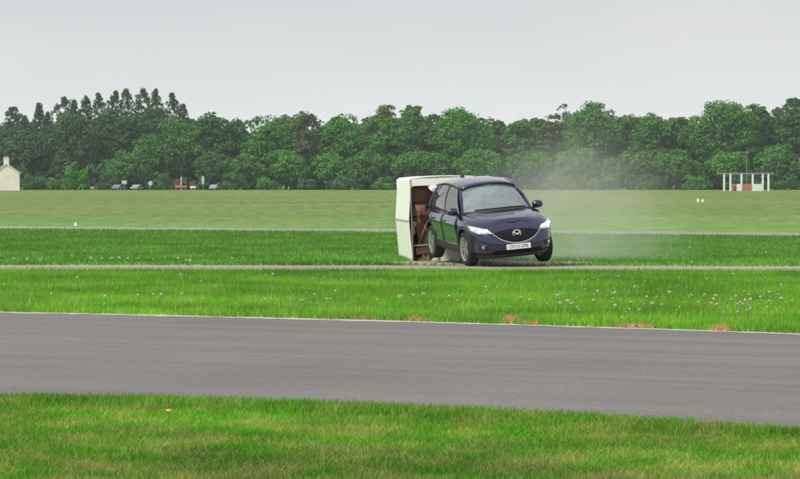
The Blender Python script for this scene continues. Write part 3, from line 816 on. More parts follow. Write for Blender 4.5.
# cabin
mb = MB()
P = [[Vector((-.50 - .30 * u + .22 * (1 - f * f) * (1 - u), .72 * f, 1.03 + .06 * math.sin(math.pi * min(1, u * 1.2)))) for f in np.linspace(-1, 1, 11)] for u in np.linspace(0, 1, 6)]
patch('dashboard', P, M_DARKIN, car, .03)
mb = MB(); n = 20
ringc = Vector((-1.0, -.36, 1.09))
ring_pts = [ringc + Vector((.07 * math.sin(a), .18 * math.cos(a), .17 * math.sin(a))) for a in np.linspace(0, 2 * math.pi, n + 1)]
mb.tube(ring_pts, .016, 6); mb.bar([ringc - Vector((0, .17, 0)), ringc + Vector((0, .17, 0))], .03, .05)
mb.build('steering_wheel', M_DARKIN, car, True)
for x, ys in ((-1.55, (-.36, .36)), (-2.45, (-.45, 0, .45))):
    for y in ys:
        w_ = .25 if x > -2 else .22
        mb = MB(); P = []
        for i in range(9):
            u = i / 8; hw = w_ * (1 - .25 * u ** 3)
            P.append([Vector((x - .16 * u + .07 * math.cos(a), y + hw * math.sin(a), 1.0 + .27 * u)) for a in np.linspace(0, 2 * math.pi, 17)])
        mb.grid(P); mb.add([p for p in P[-1]], [tuple(range(17))])
        mb.box((x - .20, y - .12, 1.30), (x - .10, y + .12, 1.46))
        bevel(mb.build('seat', M_SEAT, car, True), .02)
mb = MB().box((-1.10, -.10, 1.47), (-1.07, .10, 1.53)).tube([(-1.07, 0, 1.53), (-1.05, 0, 1.56)], .01, 6)
mb.build('rear_view_mirror', M_CLAD, car)
# antenna
MB().add([(-2.90, -.035, 1.63), (-2.90, .035, 1.63), (-3.12, .045, 1.60), (-3.12, -.045, 1.60), (-3.07, -.012, 1.76), (-3.07, .012, 1.76), (-3.14, .012, 1.755), (-3.14, -.012, 1.755)],
         [(0, 1, 5, 4), (1, 2, 6, 5), (2, 3, 7, 6), (3, 0, 4, 7), (4, 5, 6, 7), (0, 3, 2, 1)]).build('antenna', M_CLAD, car)
# door mirrors
for s in (-1, 1):
    mb = MB(); P = []
    for i in range(9):
        a = math.pi * i / 8; r = math.sin(a) ** .6
        P.append([Vector((-.62 + .10 * r * max(-.45, math.cos(b)), s * (.94 - .115 * math.cos(a)), 1.115 + .088 * r * math.sin(b))) for b in np.linspace(0, 2 * math.pi, 17)])
    mb.grid(P)
    o = mb.build('door_mirror', M_PAINT, car, True)
    MB().bar([(-.60, s * .80, 1.03), (-.62, s * .88, 1.06)], .05, .05).build('mirror_stem', M_CLAD, o)
    MB().box((-.672, s * .94 - .08, 1.06), (-.666, s * .94 + .08, 1.17)).build('mirror_glass', M_CHROME, o)

# front end
def outline_patch(name, pts, m, parent, off, n=8, th=.012, solid=True):
    """fill between an upper and lower boundary given as lists of (y, z)"""
    up, lo = pts
    P = []
    for i in range(n + 1):
        u = i / n
        P.append([front_pt(a[0] + (b[0] - a[0]) * u, a[1] + (b[1] - a[1]) * u, off) for a, b in zip(up, lo)])
    return patch(name, P, m, parent, th)
def resamp(pts, n=21):
    pts = np.array(pts, float); d = np.concatenate([[0], np.cumsum(np.linalg.norm(np.diff(pts, axis=0), axis=1))])
    q = np.linspace(0, d[-1], n); return list(zip(np.interp(q, d, pts[:, 0]), np.interp(q, d, pts[:, 1])))
gu = [(-.47, .700), (-.3, .735), (-.14, .75), (.14, .75), (.3, .735), (.47, .700)]
gl = [(-.44, .64), (-.30, .535), (-.12, .49), (.12, .49), (.30, .535), (.44, .64)]
gr = outline_patch('grille', (resamp(gu), resamp(gl)), M_GRILLE, car, .006)
for z in (.54, .58, .62, .66, .70):
    yy = .42 if z > .64 else .36 if z > .6 else .27
    MB().tube([front_pt(y, z, .012) for y in np.linspace(-yy, yy, 17)], .006, 5).build('grille_bar', M_CLAD, gr, True)
wing = [(-.56, .715), (-.50, .695), (-.455, .645), (-.36, .565), (-.24, .51), (-.12, .48), (0, .47), (.12, .48), (.24, .51), (.36, .565), (.455, .645), (.50, .695), (.56, .715)]
P = [[front_pt(y, z + dz, o_) for dz, o_ in ((.017, .008), (.012, .026), (-.012, .026), (-.017, .008))] for y, z in resamp(wing, 61)]
patch('chrome_wing', P, M_WING, car, .004)
# badge: a winged letter within an oval ring
bc = front_pt(0, .665, .03)
bd = MB().tube([bc + Vector((0, .082 * math.cos(a), .064 * math.sin(a))) for a in np.linspace(0, 2 * math.pi, 33)], .009, 6).build('badge', M_BADGE, car, True)
wg = MB()
for s in (-1, 1):
    q = [(0, -.005), (s * .03, .008), (s * .055, .03), (s * .078, .036), (s * .06, .008), (s * .03, -.02), (0, -.034)]
    v = [bc + Vector((.008, y, z)) for y, z in q] + [bc + Vector((-.01, y, z)) for y, z in q]; n = len(q)
    wg.add(v, [tuple(range(n)), tuple(range(2 * n - 1, n - 1, -1))] + [(k, n + k, n + (k + 1) % n, (k + 1) % n) for k in range(n)])
wg.build('badge_wing', M_BADGE, bd)
# headlights
for s in (-1, 1):
    up = [(s * .53, .745), (s * .60, .785), (s * .69, .815), (s * .78, .845), (s * .86, .865)]
    lo = [(s * .525, .72), (s * .58, .70), (s * .67, .695), (s * .76, .705), (s * .845, .76)]
    P = []
    U_, L_ = resamp(up, 13), resamp(lo, 13)
    for i in range(9):
        u = i / 8; row = []
        for a, b in zip(U_, L_):
            y = a[0] + (b[0] - a[0]) * u; z = a[1] + (b[1] - a[1]) * u
            row.append(front_pt(y, z, .010 + .01 * math.sin(math.pi * u)))
        P.append(row)
    hl = patch('headlight', P, M_LAMP, car, .01)
    for yy, r in ((.60, .036), (.71, .046), (.80, .026)):
        c = front_pt(s * yy, .752 if yy < .75 else .80, .022)
        MB().lathe([(0.001, .012), (r * .6, .010), (r, 0), (r, -.01)], 16, 'x', c).build('projector', M_BULB, hl, True)
    # fog lamp recess and lamp
    P = [[front_pt(s * (.60 + .16 * i / 6), .365 + .10 * j / 4 + .02 * i / 6, .006) for j in range(5)] for i in range(7)]
    fg = patch('fog_lamp_recess', P, M_CLAD, car, .01)
    c = front_pt(s * .69, .42, .012)
    MB().lathe([(.001, .014), (.03, .012), (.038, 0)], 16, 'x', c).build('fog_lamp', M_CHROME, fg, True)
# lower intake, skid edge
outline_patch('lower_intake', (resamp([(-.50, .335), (-.3, .335), (.3, .335), (.50, .335)]), resamp([(-.54, .27), (-.3, .255), (.3, .255), (.54, .27)])), M_GRILLE, car, .005)
P = [[front_pt(y, z, o_) for z, o_ in ((.25, .006), (.235, .03), (.20, .028), (.18, -.02))] for y in np.linspace(-.74, .74, 31)]
patch('bumper_lip', P, M_CLAD, car, .006)
# number plate
pc = front_pt(0, .395, .03); pl = MB().box((-.006, -.26, -.0555), (.006, .26, .0555)).build('number_plate', M_PLATE, car)
bevel(pl, .005); pl.location = pc; pl.rotation_euler = (0, R(-5), 0)
fc = bpy.data.curves.new('plate_text', 'FONT'); fc.body = 'OV13 UFB'; fc.size = .105; fc.align_x = 'CENTER'; fc.align_y = 'CENTER'; fc.extrude = .0015
fo = bpy.data.objects.new('plate_text', fc); C.objects.link(fo)
dg = bpy.context.evaluated_depsgraph_get(); tm = bpy.data.meshes.new_from_object(fo.evaluated_get(dg)); bpy.data.objects.remove(fo)
tm.materials.clear(); tm.materials.append(M_INK)
tx = link('plate_lettering', tm, pl); tx.matrix_local = Matrix(((0, 0, 1, .0075), (1, 0, 0, 0), (0, 1, 0, 0), (0, 0, 0, 1))) @ Matrix.Scale(.86, 4)
# tail lamps
for s in (-1, 1):
    P = [[side_pt(-3.22 - .24 * i / 5, .86 + .10 * j / 3, s, .01) for j in range(4)] for i in range(6)]
    patch('tail_lamp', P, M_REDL, car, .01)
MB().tube([(-3.5, 0, .36), (-3.72, 0, .36), (-3.74, 0, .42)], .03, 8).build('tow_bar', M_CLAD, car)

def wheel(name, x, s, z, steer=0):
    wroot = MB()
    w_ = .225; r0, r1 = .363, .245
    prof = [(r1, -w_ / 2 + .01), (r1 + .03, -w_ / 2 - .004), (r0 - .05, -w_ / 2 - .006), (r0 - .012, -w_ / 2 + .018), (r0, -w_ / 2 + .05), (r0, w_ / 2 - .05), (r0 - .012, w_ / 2 - .018), (r0 - .05, w_ / 2 + .006), (r1 + .03, w_ / 2 + .004), (r1, w_ / 2 - .01), (r1, -w_ / 2 + .01)]
    wroot.lathe(prof, 40)
    t = wroot.build('wheel', M_RUBBER, car, True, 50)
    t.location = (x, s * .80, z); t.rotation_euler = (0, random.uniform(0, 1), steer)
    rim = MB().lathe([(.247, .105), (.247, .112), (.225, .100), (.215, .04), (.215, -.09), (.247, -.105)], 36)
    rim.lathe([(.001, .085), (.035, .085), (.05, .075), (.055, .05)], 16)
    ro = rim.build('rim', M_ALLOY, t, True)
    for k in range(5):
        a0 = 2 * math.pi * k / 5
        for da in (-.16, .16):
            a = a0 + da
            q = [Vector((.04 * math.cos(a0), .078, .04 * math.sin(a0))), Vector((.14 * math.cos(a), .088, .14 * math.sin(a))), Vector((.225 * math.cos(a), .098, .225 * math.sin(a)))]
            MB().bar(q, .032, .03, up=(0, 1, 0)).build('spoke', M_ALLOY, ro, True)
    MB().lathe([(.001, .03), (.155, .03), (.155, .01)], 24).build('brake_disc', M_SATIN, ro)
    if s < 0: t.scale = (1, -1, 1)
    return t
wheel('wheel', 0, -1, .363, R(3)); wheel('wheel', 0, 1, .30, R(3)); wheel('wheel', -2.7, -1, .345); wheel('wheel', -2.7, 1, .30)

# ------------------------------------------------------------------ the caravan, on its side
M_CREAM = mat('caravan_skin', (.92, .91, .87), .4, noise=.05, nscale=2, dirt=(.86, .84, .78))
M_TRIM = mat('caravan_trim', (.35, .34, .32), .5, .4)
M_LIN = mat('brown_lining', (.13, .062, .045), .8, noise=.4, nscale=6)
M_WOODP = mat('pinkish_panel', (.30, .135, .10), .7, noise=.3, nscale=5, stretch=(1, 6, 1))
M_WOODT = mat('tan_ply', (.38, .205, .135), .7, noise=.35, nscale=5, stretch=(1, 1, 7))
M_DARKW = mat('dark_wood', (.05, .03, .022), .8, noise=.4, nscale=7)
cv = empty('caravan'); tag(cv, 'cream caravan lying on its side behind the car, front torn open', 'caravan')
LC, HC, WC = 4.2, 1.42, 1.90                      # length, roof-to-floor (now across), width (now upright)
c0 = gp(412.5, 261.2); c0.z = -.06
cv.matrix_world = Matrix.Translation(c0) @ Matrix.Rotation(R(4.3) - R(90), 4, 'Z') @ Matrix.Rotation(R(2.0), 4, 'X')
# roof, gently ridged, facing the left of the picture
prof = [(.03, 0), (.0, .03), (-.05, WC * .48), (-.052, WC * .52), (.02, WC - .04), (.06, WC)]
P = [[Vector((-LC * i / 10, y, z)) for y, z in prof] for i in range(11)]
for i in (9, 10):
    for q in P[i]: q.y += .03 if i == 10 else 0
bevel(patch('roof', P, M_CREAM, cv, .025, False), .004)
MB().bar([(-.0, -.062, WC * .5), (-LC, -.062, WC * .5)], .03, .022).build('roof_seam', M_TRIM, cv)
# side now on top, side now underneath, back end
P = [[Vector((-LC * i / 6, y, WC + .03 * math.sin(math.pi * y / HC))) for y in np.linspace(.06, HC, 9)] for i in range(7)]
top_side = patch('side_wall', P, M_CREAM, cv, .025, False)
mb = MB().box((-2.6, .45, WC + .034), (-1.5, 1.1, WC + .05)); mb.build('side_window', M_GLASS, top_side)
P = [[Vector((-LC * i / 6, y, .002)) for y in np.linspace(.03, HC, 5)] for i in range(7)]
patch('side_wall', P, M_CREAM, cv, .025, False)
MB().box((-LC - .02, .02, .02), (-LC, HC, WC - .02)).build('back_wall', M_CREAM, cv)
fl = MB().box((-LC, HC, .0), (-.02, HC + .05, WC)).build('floor', M_DARKW, cv)
for zz in (.45, 1.43): MB().bar([(-.0, HC + .10, zz), (-LC, HC + .10, zz)], .06, .10).build('chassis_rail', M_TRIM, cv)
MB().bar([(-2.3, HC + .17, .1), (-2.3, HC + .17, WC - .1)], .07, .07, up=(1, 0, 0)).build('axle', M_TRIM, cv)
MB().bar([(0, HC + .10, .45), (.55, HC + .10, .92)], .05, .08).bar([(0, HC + .10, 1.43), (.55, HC + .10, .96)], .05, .08).build('drawbar', M_TRIM, cv)
for zz in (.30, WC - .34):
    wo = MB().lathe([(.16, -.08), (.22, -.09), (.29, -.06), (.30, 0), (.29, .06), (.22, .09), (.16, .08), (.16, -.08)], 28, 'z').build('wheel', M_RUBBER, cv, True, 50)
    wo.location = (-2.3, HC + .17, zz)
    MB().lathe([(.001, .06), (.10, .06), (.16, .07), (.165, -.05)], 24, 'z').build('hub', M_ALLOY, wo, True)
# front skin with a big torn opening: outer outline and rounded hole filled between
OY0, OY1, OZ0, OZ1 = .035, .56, .045, 1.72
def front_frame():
    def ray(n, hole):
        pts = []
        for k in range(n):
            a = 2 * math.pi * k / n; c, s = math.cos(a), math.sin(a)
            if hole:
                cy, cz, hy, hz = (OY0 + OY1) / 2, (OZ0 + OZ1) / 2, (OY1 - OY0) / 2, (OZ1 - OZ0) / 2
                e = .12 if c < 0 or s < 0 else .42
                p = (cy + hy * math.copysign(abs(c) ** e, c), cz + hz * math.copysign(abs(s) ** e, s))
            else:
                p = None
            pts.append(p)
        return pts
    n = 96; H_ = ray(n, True); O_ = []
    ye = OY1 + .08; cy, cz, hy, hz = (.006 + ye) / 2, WC / 2, (ye - .006) / 2, WC / 2 - .01
    for k in range(n):
        a = 2 * math.pi * k / n; c, q_ = math.cos(a), math.sin(a); m_ = max(abs(c), abs(q_))
        O_.append((cy + hy * math.copysign(abs(c) ** .06, c), cz + hz * math.copysign(abs(q_) ** .06, q_)))
    MB().box((-.03, ye, .01), (0, HC - .02, WC - .005)).build('front_panel', M_CREAM, cv)
    v = []
    for x in (.0, -.03):
        v += [(x, y, z) for y, z in H_]; v += [(x, y, z) for y, z in O_]
    f = []
    for k in range(n):
        j = (k + 1) % n
        f += [(k, j, n + j, n + k), (2 * n + k, 3 * n + k, 3 * n + j, 2 * n + j), (k, 2 * n + k, 2 * n + j, j), (n + k, n + j, 3 * n + j, 3 * n + k)]
    o = mesh_obj('front_panel', v, f, M_CREAM, cv)
    bm = bmesh.new(); bm.from_mesh(o.data); bmesh.ops.recalc_face_normals(bm, faces=bm.faces); bm.to_mesh(o.data); bm.free()
    # dark rubber lip round the hole
    q = [Vector((.004, y, z)) for y, z in H_]; q.append(q[0])
    MB().tube(q, .014, 6).build('opening_seal', M_DARKW, o)
front_frame()
# what shows inside
MB().box((-1.3, .03, .03), (-1.27, 1.0, WC - .05)).build('partition', M_LIN, cv)
MB().box((-1.27, .60, .03), (-.05, .63, WC - .05)).build('inner_wall', M_LIN, cv)
MB().box((-1.0, .04, 1.30), (-.03, .60, 1.335)).build('shelf', M_DARKW, cv)
MB().box((-.9, .04, .385), (-.04, .60, .42), Matrix.Rotation(R(1.5), 4, 'X')).build('shelf', M_TRIM, cv)
def tilt(loc, rx, ry, rz): return Matrix.Translation(loc) @ Euler((R(rx), R(ry), R(rz))).to_matrix().to_4x4()
def cushion(name, loc, rot, sx, sy, sz, m):
    mb = MB(); P = []
    for i in range(9):
        P.append([Vector((sx * .5 * (.35 + .65 * math.sin(math.pi * (.12 + .76 * i / 8)) * math.sin(math.pi * (.12 + .76 * j / 8))), sy * (i / 8 - .5), sz * (j / 8 - .5))) for j in range(9)])
    mb.grid(P); o = patch(name, P, m, cv, .05); o.matrix_local = tilt(loc, *rot); return o
cushion('seat_cushion', (-.35, .32, 1.52), (0, 0, 6), .16, .52, .36, M_WOODP)
cushion('seat_cushion', (-.22, .30, 1.17), (4, -12, -5), .14, .50, .22, M_WOODT)
MB().box((-.02, -.26, -.34), (.0, .16, .34), tilt((-.30, .40, .74), 14, 8, 10)).build('loose_board', M_WOODP, cv)
MB().box((-.02, -.10, -.30), (.0, .08, .30), tilt((-.16, .47, .66), -18, 5, -6)).build('loose_board', M_WOODT, cv)
MB().box((-.02, -.24, -.07), (.0, .24, .08), tilt((-.12, .34, .30), 9, 0, 0)).build('loose_board', M_WOODT, cv)
MB().box((-.02, -.14, -.05), (.0, .20, .05), tilt((-.10, .30, .14), 24, 0, 6)).build('loose_board', M_DARKW, cv)
MB().box((-.02, -.2, -.16), (.0, .2, .16), tilt((-.55, .30, .20), 0, 0, 0)).build('locker_door', M_LIN, cv)
MB().box((-.02, -.25, -.14), (.0, .25, .14), tilt((-.60, .30, .98), 0, 0, 0)).build('locker_door', M_DARKW, cv)

# torn skin and splinters round the opening
def torn(pts, m, x0, curl):
    n = len(pts); v = [(x0 + curl * i / n + random.uniform(0, .03), y, z) for i, (y, z) in enumerate(pts)]
    o = mesh_obj('torn_panel', v, [tuple(range(n))], m, cv); md = o.modifiers.new('s', 'SOLIDIFY'); md.thickness = .008; return o
torn([(.40, 1.70), (.58, 1.72), (.57, 1.50), (.50, 1.42), (.53, 1.56), (.45, 1.62)], M_CREAM, .012, .05)
torn([(.03, .95), (.03, .62), (.10, .70), (.07, .80), (.13, .92)], M_LIN, .012, .06)
torn([(.56, .40), (.57, .05), (.42, .06), (.50, .16), (.46, .26)], M_CREAM, .012, .04)
torn([(.20, .05), (.40, .05), (.36, .20), (.30, .12), (.24, .22)], M_WOODT, -.05, .08)
torn([(.10, 1.30), (.34, 1.30), (.30, 1.08), (.24, 1.18), (.18, 1.02), (.14, 1.16)], M_WOODP, -.03, .05)
for y0, z0, y1, z1 in ((.15, .42, .42, 1.05), (.50, .40, .30, .86), (.10, 1.32, .20, .9)):
    MB().bar([(-.12, y0, z0), (-.08, y1, z1)], .025, .025).build('batten', M_WOODT, cv)
MB().bar([(.006, .012, .02), (.006, .012, WC - .02)], .02, .025, up=(1, 0, 0)).build('corner_trim', M_TRIM, cv)

# ------------------------------------------------------------------ dust thrown up by the crash
def dust(name, lo, hi, dens, label, nscale, pivot, ext, seedv):
    mb = MB(); o = None
    cen = (Vector(lo) + Vector(hi)) / 2; half = (Vector(hi) - Vector(lo)) / 2
    mb.box(-half, half)
    m = bpy.data.materials.new(name); m.use_nodes = True; nt = m.node_tree; nt.nodes.clear(); n, l = nt.nodes.new, nt.links.new
    ou = n('ShaderNodeOutputMaterial'); pv = n('ShaderNodeVolumePrincipled'); pv.inputs['Color'].default_value = (.93, .93, .88, 1); pv.inputs['Anisotropy'].default_value = .1
    tcn = n('ShaderNodeTexCoord'); mp = n('ShaderNodeMapping'); mp.vector_type = 'POINT'
    l(tcn.outputs['Object'], mp.inputs[0])
    mp.inputs['Location'].default_value = tuple(-p / e for p, e in zip(pivot, ext)); mp.inputs['Scale'].default_value = tuple(1 / e for e in ext)
    ln = n('ShaderNodeVectorMath'); ln.operation = 'LENGTH'; l(mp.outputs[0], ln.inputs[0])
    fo = n('ShaderNodeMapRange'); fo.interpolation_type = 'SMOOTHSTEP'; fo.inputs[1].default_value = 1.0; fo.inputs[2].default_value = .0; l(ln.outputs['Value'], fo.inputs[0])
    nz = n('ShaderNodeTexNoise'); nz.noise_dimensions = '4D'; nz.inputs['W'].default_value = seedv; nz.inputs['Scale'].default_value = nscale; nz.inputs['Detail'].default_value = 4; nz.inputs['Distortion'].default_value = .5; l(tcn.outputs['Object'], nz.inputs['Vector'])
    nr = n('ShaderNodeMapRange'); nr.inputs[1].default_value = .30; nr.inputs[2].default_value = .72; l(nz.outputs['Fac'], nr.inputs[0])
    pw = n('ShaderNodeMath'); pw.operation = 'POWER'; pw.inputs[1].default_value = 1.7; l(fo.outputs[0], pw.inputs[0])
    mu = n('ShaderNodeMath'); mu.operation = 'MULTIPLY'; l(pw.outputs[0], mu.inputs[0]); l(nr.outputs[0], mu.inputs[1])
    m2 = n('ShaderNodeMath'); m2.operation = 'MULTIPLY'; m2.inputs[1].default_value = dens; l(mu.outputs[0], m2.inputs[0]); l(m2.outputs[0], pv.inputs['Density'])
    l(pv.outputs[0], ou.inputs['Volume'])
    o = mb.build(name, m); o.location = cen
    tag(o, label, 'dust', kind='stuff')
dust('dust_cloud', (-.6, 56.0, .02), (9.6, 64.4, 4.4), .50, 'pale dust drifting up and away right of the car', .62, (-.7, -.6, -1.7), (3.9, 3.5, 3.7), 1.3)
dust('ground_dust', (-.2, 56.6, .02), (4.4, 60.2, 1.1), .3, 'low dust round the car wheels and the caravan foot', 1.6, (0, .1, -.5), (2.25, 1.7, .95), 4.1)

# ------------------------------------------------------------------ dandelions in the grass
M_STEM = mat('flower_stem', (.12, .22, .04), .7); M_CLOCK = mat('seed_head', (.66, .66, .55), .9); M_YEL = mat('yellow_petals', (.75, .50, .02), .8)
def head_mesh(kind):
    mb = MB()
    if kind == 'clock':
        for _ in range(46):
            d = Vector((random.gauss(0, 1), random.gauss(0, 1), random.gauss(0, 1))).normalized()
            p = d * random.uniform(.012, .019); a = d.orthogonal().normalized() * .006; b = d.cross(a)
            mb.add([p - a, p + b, p + a, p - b, p * .2], [(0, 1, 2, 3), (0, 1, 4), (2, 3, 4)])
    else:
        for k in range(26):
            a = 6.283 * k / 26; r = .022 if k % 2 else .015
            mb.add([(0, 0, 0), (r * math.cos(a - .2), r * math.sin(a - .2), .01), (r * 1.1 * math.cos(a), r * 1.1 * math.sin(a), .012), (r * math.cos(a + .2), r * math.sin(a + .2), .01)], [(0, 1, 2, 3)])
    me = bpy.data.meshes.new('head'); me.from_pydata(mb.v, [], mb.f); me.materials.append(M_CLOCK if kind == 'clock' else M_YEL); return me
HEADS = {'clock': [head_mesh('clock') for _ in range(3)], 'yellow': [head_mesh('yellow')]}
def stem_mesh():
    mb = MB(); mb.tube([(0, 0, 0), (random.uniform(-.02, .02), 0, .5), (0, 0, 1)], [.0045, .0035, .003], 5); me = bpy.data.meshes.new('stem'); me.from_pydata(mb.v, [], mb.f); me.materials.append(M_STEM); return me
STEMS = [stem_mesh() for _ in range(3)]
def dandelion(p, z, kind, sc, label, group):
    t = empty('dandelion', (p.x, p.y, 0)); tag(t, label, 'flower', group)
    s = link('stem', random.choice(STEMS), t); s.scale = (1, 1, z)
    h = link('seed_head' if kind == 'clock' else 'flower_head', random.choice(HEADS[kind]), t); h.location = (0, 0, z); h.scale = (sc * random.uniform(.8, 1.25), sc, sc * random.uniform(.6, 1.0))
    h.rotation_euler = (random.uniform(-.5, .5), random.uniform(-.5, .5), random.uniform(0, 6))
SPOTS = [(50.6, 293.7), (105, 296), (104, 304), (138, 295), (153.5, 294), (161, 294.5), (182, 293.8), (77, 277), (266, 275), (265, 299), (341.5, 280), (321, 283), (335.5, 291), (302, 300), (314.5, 294), (311, 302.5), (326.7, 299), (377, 299.5), (400, 296.5), (413.4, 294.8), (449, 296), (486, 287), (423.6, 293.8), (492.8, 298.8), (510, 307), (520.8, 297), (530, 299.8), (272.7, 274), (568.4, 300.8), (571.7, 303.4), (560, 302.8), (557.7, 295), (594, 300), (597.5, 291), (615, 292.4), (621.9, 318.5), (631, 301.8), (640, 309.4), (647, 296.7), (653, 303.4), (670, 292.7), (698.7, 301.8), (704.7, 294.4), (716, 295.7), (717, 304), (723.8, 312.4), (732, 299.4), (740.4, 301.8), (745.5, 300), (749.8, 294.4), (747, 310), (737.8, 311.8), (768, 306.8), (769.8, 291.8), (781.2, 298.4), (781.5, 285), (760.5, 296.8), (692, 295), (711, 303.4), (679.7, 306.8), (635, 286.7), (733.8, 273.8), (602, 274.2), (618.5, 276), (577.4, 307.5), (615.5, 305), (736, 296), (743, 304), (751, 299), (728, 306), (714, 299), (769, 301)]
for px, py in SPOTS:
    z = random.uniform(.15, .24) if py < 303 else .09 if py < 315 else .03
    sc = random.uniform(.8, 1.25)
    if (px, py) in ((568.4, 300.8), (716, 295.7), (653, 303.4), (400, 296.5), (670, 292.7), (781.2, 298.4), (621.9, 318.5)): sc = 1.6
    dandelion(gp(px, py, z), z, 'clock', sc, 'white dandelion clock standing in the bright grass between road and runway strip', 'dandelion clocks in the middle grass')
for _ in range(120):                                  # the many small ones
    px = random.choice((random.uniform(-10, 810), random.uniform(250, 810), random.uniform(560, 800))); z = random.uniform(.08, .2)
    py = random.uniform(276, 312) if px > 250 else random.uniform(276, 303)
    p = gp(px, py, z)
    if p.y < ROAD_FAR(p.x) + .5 or p.y > STRIP_NEAR(p.x) - .6: continue
    dandelion(p, z, 'clock', random.uniform(.4, .8), 'white dandelion clock standing in the bright grass between road and runway strip', 'dandelion clocks in the middle grass')
for px, py in [(14, 258.5), (27, 259), (42, 258), (72, 255), (91, 258), (102, 258), (112, 258), (119, 257.5), (128, 258), (138, 258.5), (153, 259), (178, 258), (186, 260), (190, 260.5), (232, 258), (243, 257.5), (40, 260), (578, 259), (692, 262), (690, 247), (766, 252)]:
    dandelion(gp(px, py, .2), .2, 'clock', random.uniform(1.1, 1.6), 'white dandelion clock in the darker grass just behind the runway strip', 'dandelion clocks behind the runway strip')
for px, py in [(170, 304.5), (45, 300), (194, 302), (330, 299), (143, 273), (180, 274), (232, 285), (705, 288), (540, 292)]:
    dandelion(gp(px, py, .14), .14, 'yellow', .75, 'yellow dandelion flower in the bright grass between road and runway strip', 'yellow dandelions in the middle grass')
dandelion(gp(168, 411, .08), .08, 'yellow', .7, 'yellow dandelion near the road edge at the left of the nearest grass', None)
dandelion(gp(315, 416, .08), .08, 'yellow', .7, 'yellow dandelion in the nearest grass below the middle of the road', None)

# rusty heaps of dead grass and soil at the far road edge
M_RUST = mat('rusty_soil', (.62, .34, .13), .95, noise=.5, nscale=9, dirt=(.18, .09, .035), bump=.6)
M_STRAW = mat('dead_grass', (.55, .36, .16), .9, noise=.4, nscale=30)
def mound(px, py, wpx, hgt, label):
    p = gp(px, py - .5); hgt *= .6; wd = wpx / FPX * p.y / 2 * 1.2; dp = .22
    t = empty('soil_heap', p); tag(t, label, 'soil heap', 'rusty heaps along the far road edge')
    n, m = 28, 8; v = [(0, 0, hgt)]; f = []
    for i in range(1, m + 1):
        for k in range(n):
            a = 6.283 * k / n; r = i / m
            z = hgt * max(0, 1 - r * r) * (1 + random.uniform(-.3, .3)) + (0 if i < m else -.02)
            v.append((wd * r * math.cos(a) * (1 + .1 * math.sin(3 * a)), dp * r * math.sin(a), z))
    f += [(0, 1 + k, 1 + (k + 1) % n) for k in range(n)]
    f += [(1 + (i - 1) * n + k, 1 + i * n + k, 1 + i * n + (k + 1) % n, 1 + (i - 1) * n + (k + 1) % n) for i in range(1, m) for k in range(n)]
    mesh_obj('soil', v, f, M_RUST, t, True)
    k = int(60 + wpx * 8); a = rng.uniform(0, 6.28, k); r = np.sqrt(rng.uniform(0, 1.2, k))
    q = np.column_stack([wd * r * np.cos(a), dp * r * np.sin(a), hgt * np.clip(1 - r * r, 0, 1) * .9])
    o = blades('dead_grass', q, .035, .012, 1, 1.0, M_STRAW); o.parent = t
for a in [(364, 319.6, 24, .04, 'flat straw coloured heap, leftmost at the far road edge'), (416, 321.2, 22, .07, 'small rusty heap at the far road edge below the caravan'),
          (511, 323.2, 18, .13, 'tallest rusty heap at the far road edge, below the number plate'), (532, 324.4, 22, .05, 'low rusty heap touching the tallest heap on its right'),
          (638, 328.2, 34, .07, 'widest low rusty heap at the far road edge'), (722, 331.3, 20, .10, 'rightmost dark rusty heap at the far road edge')]:
    mound(*a)

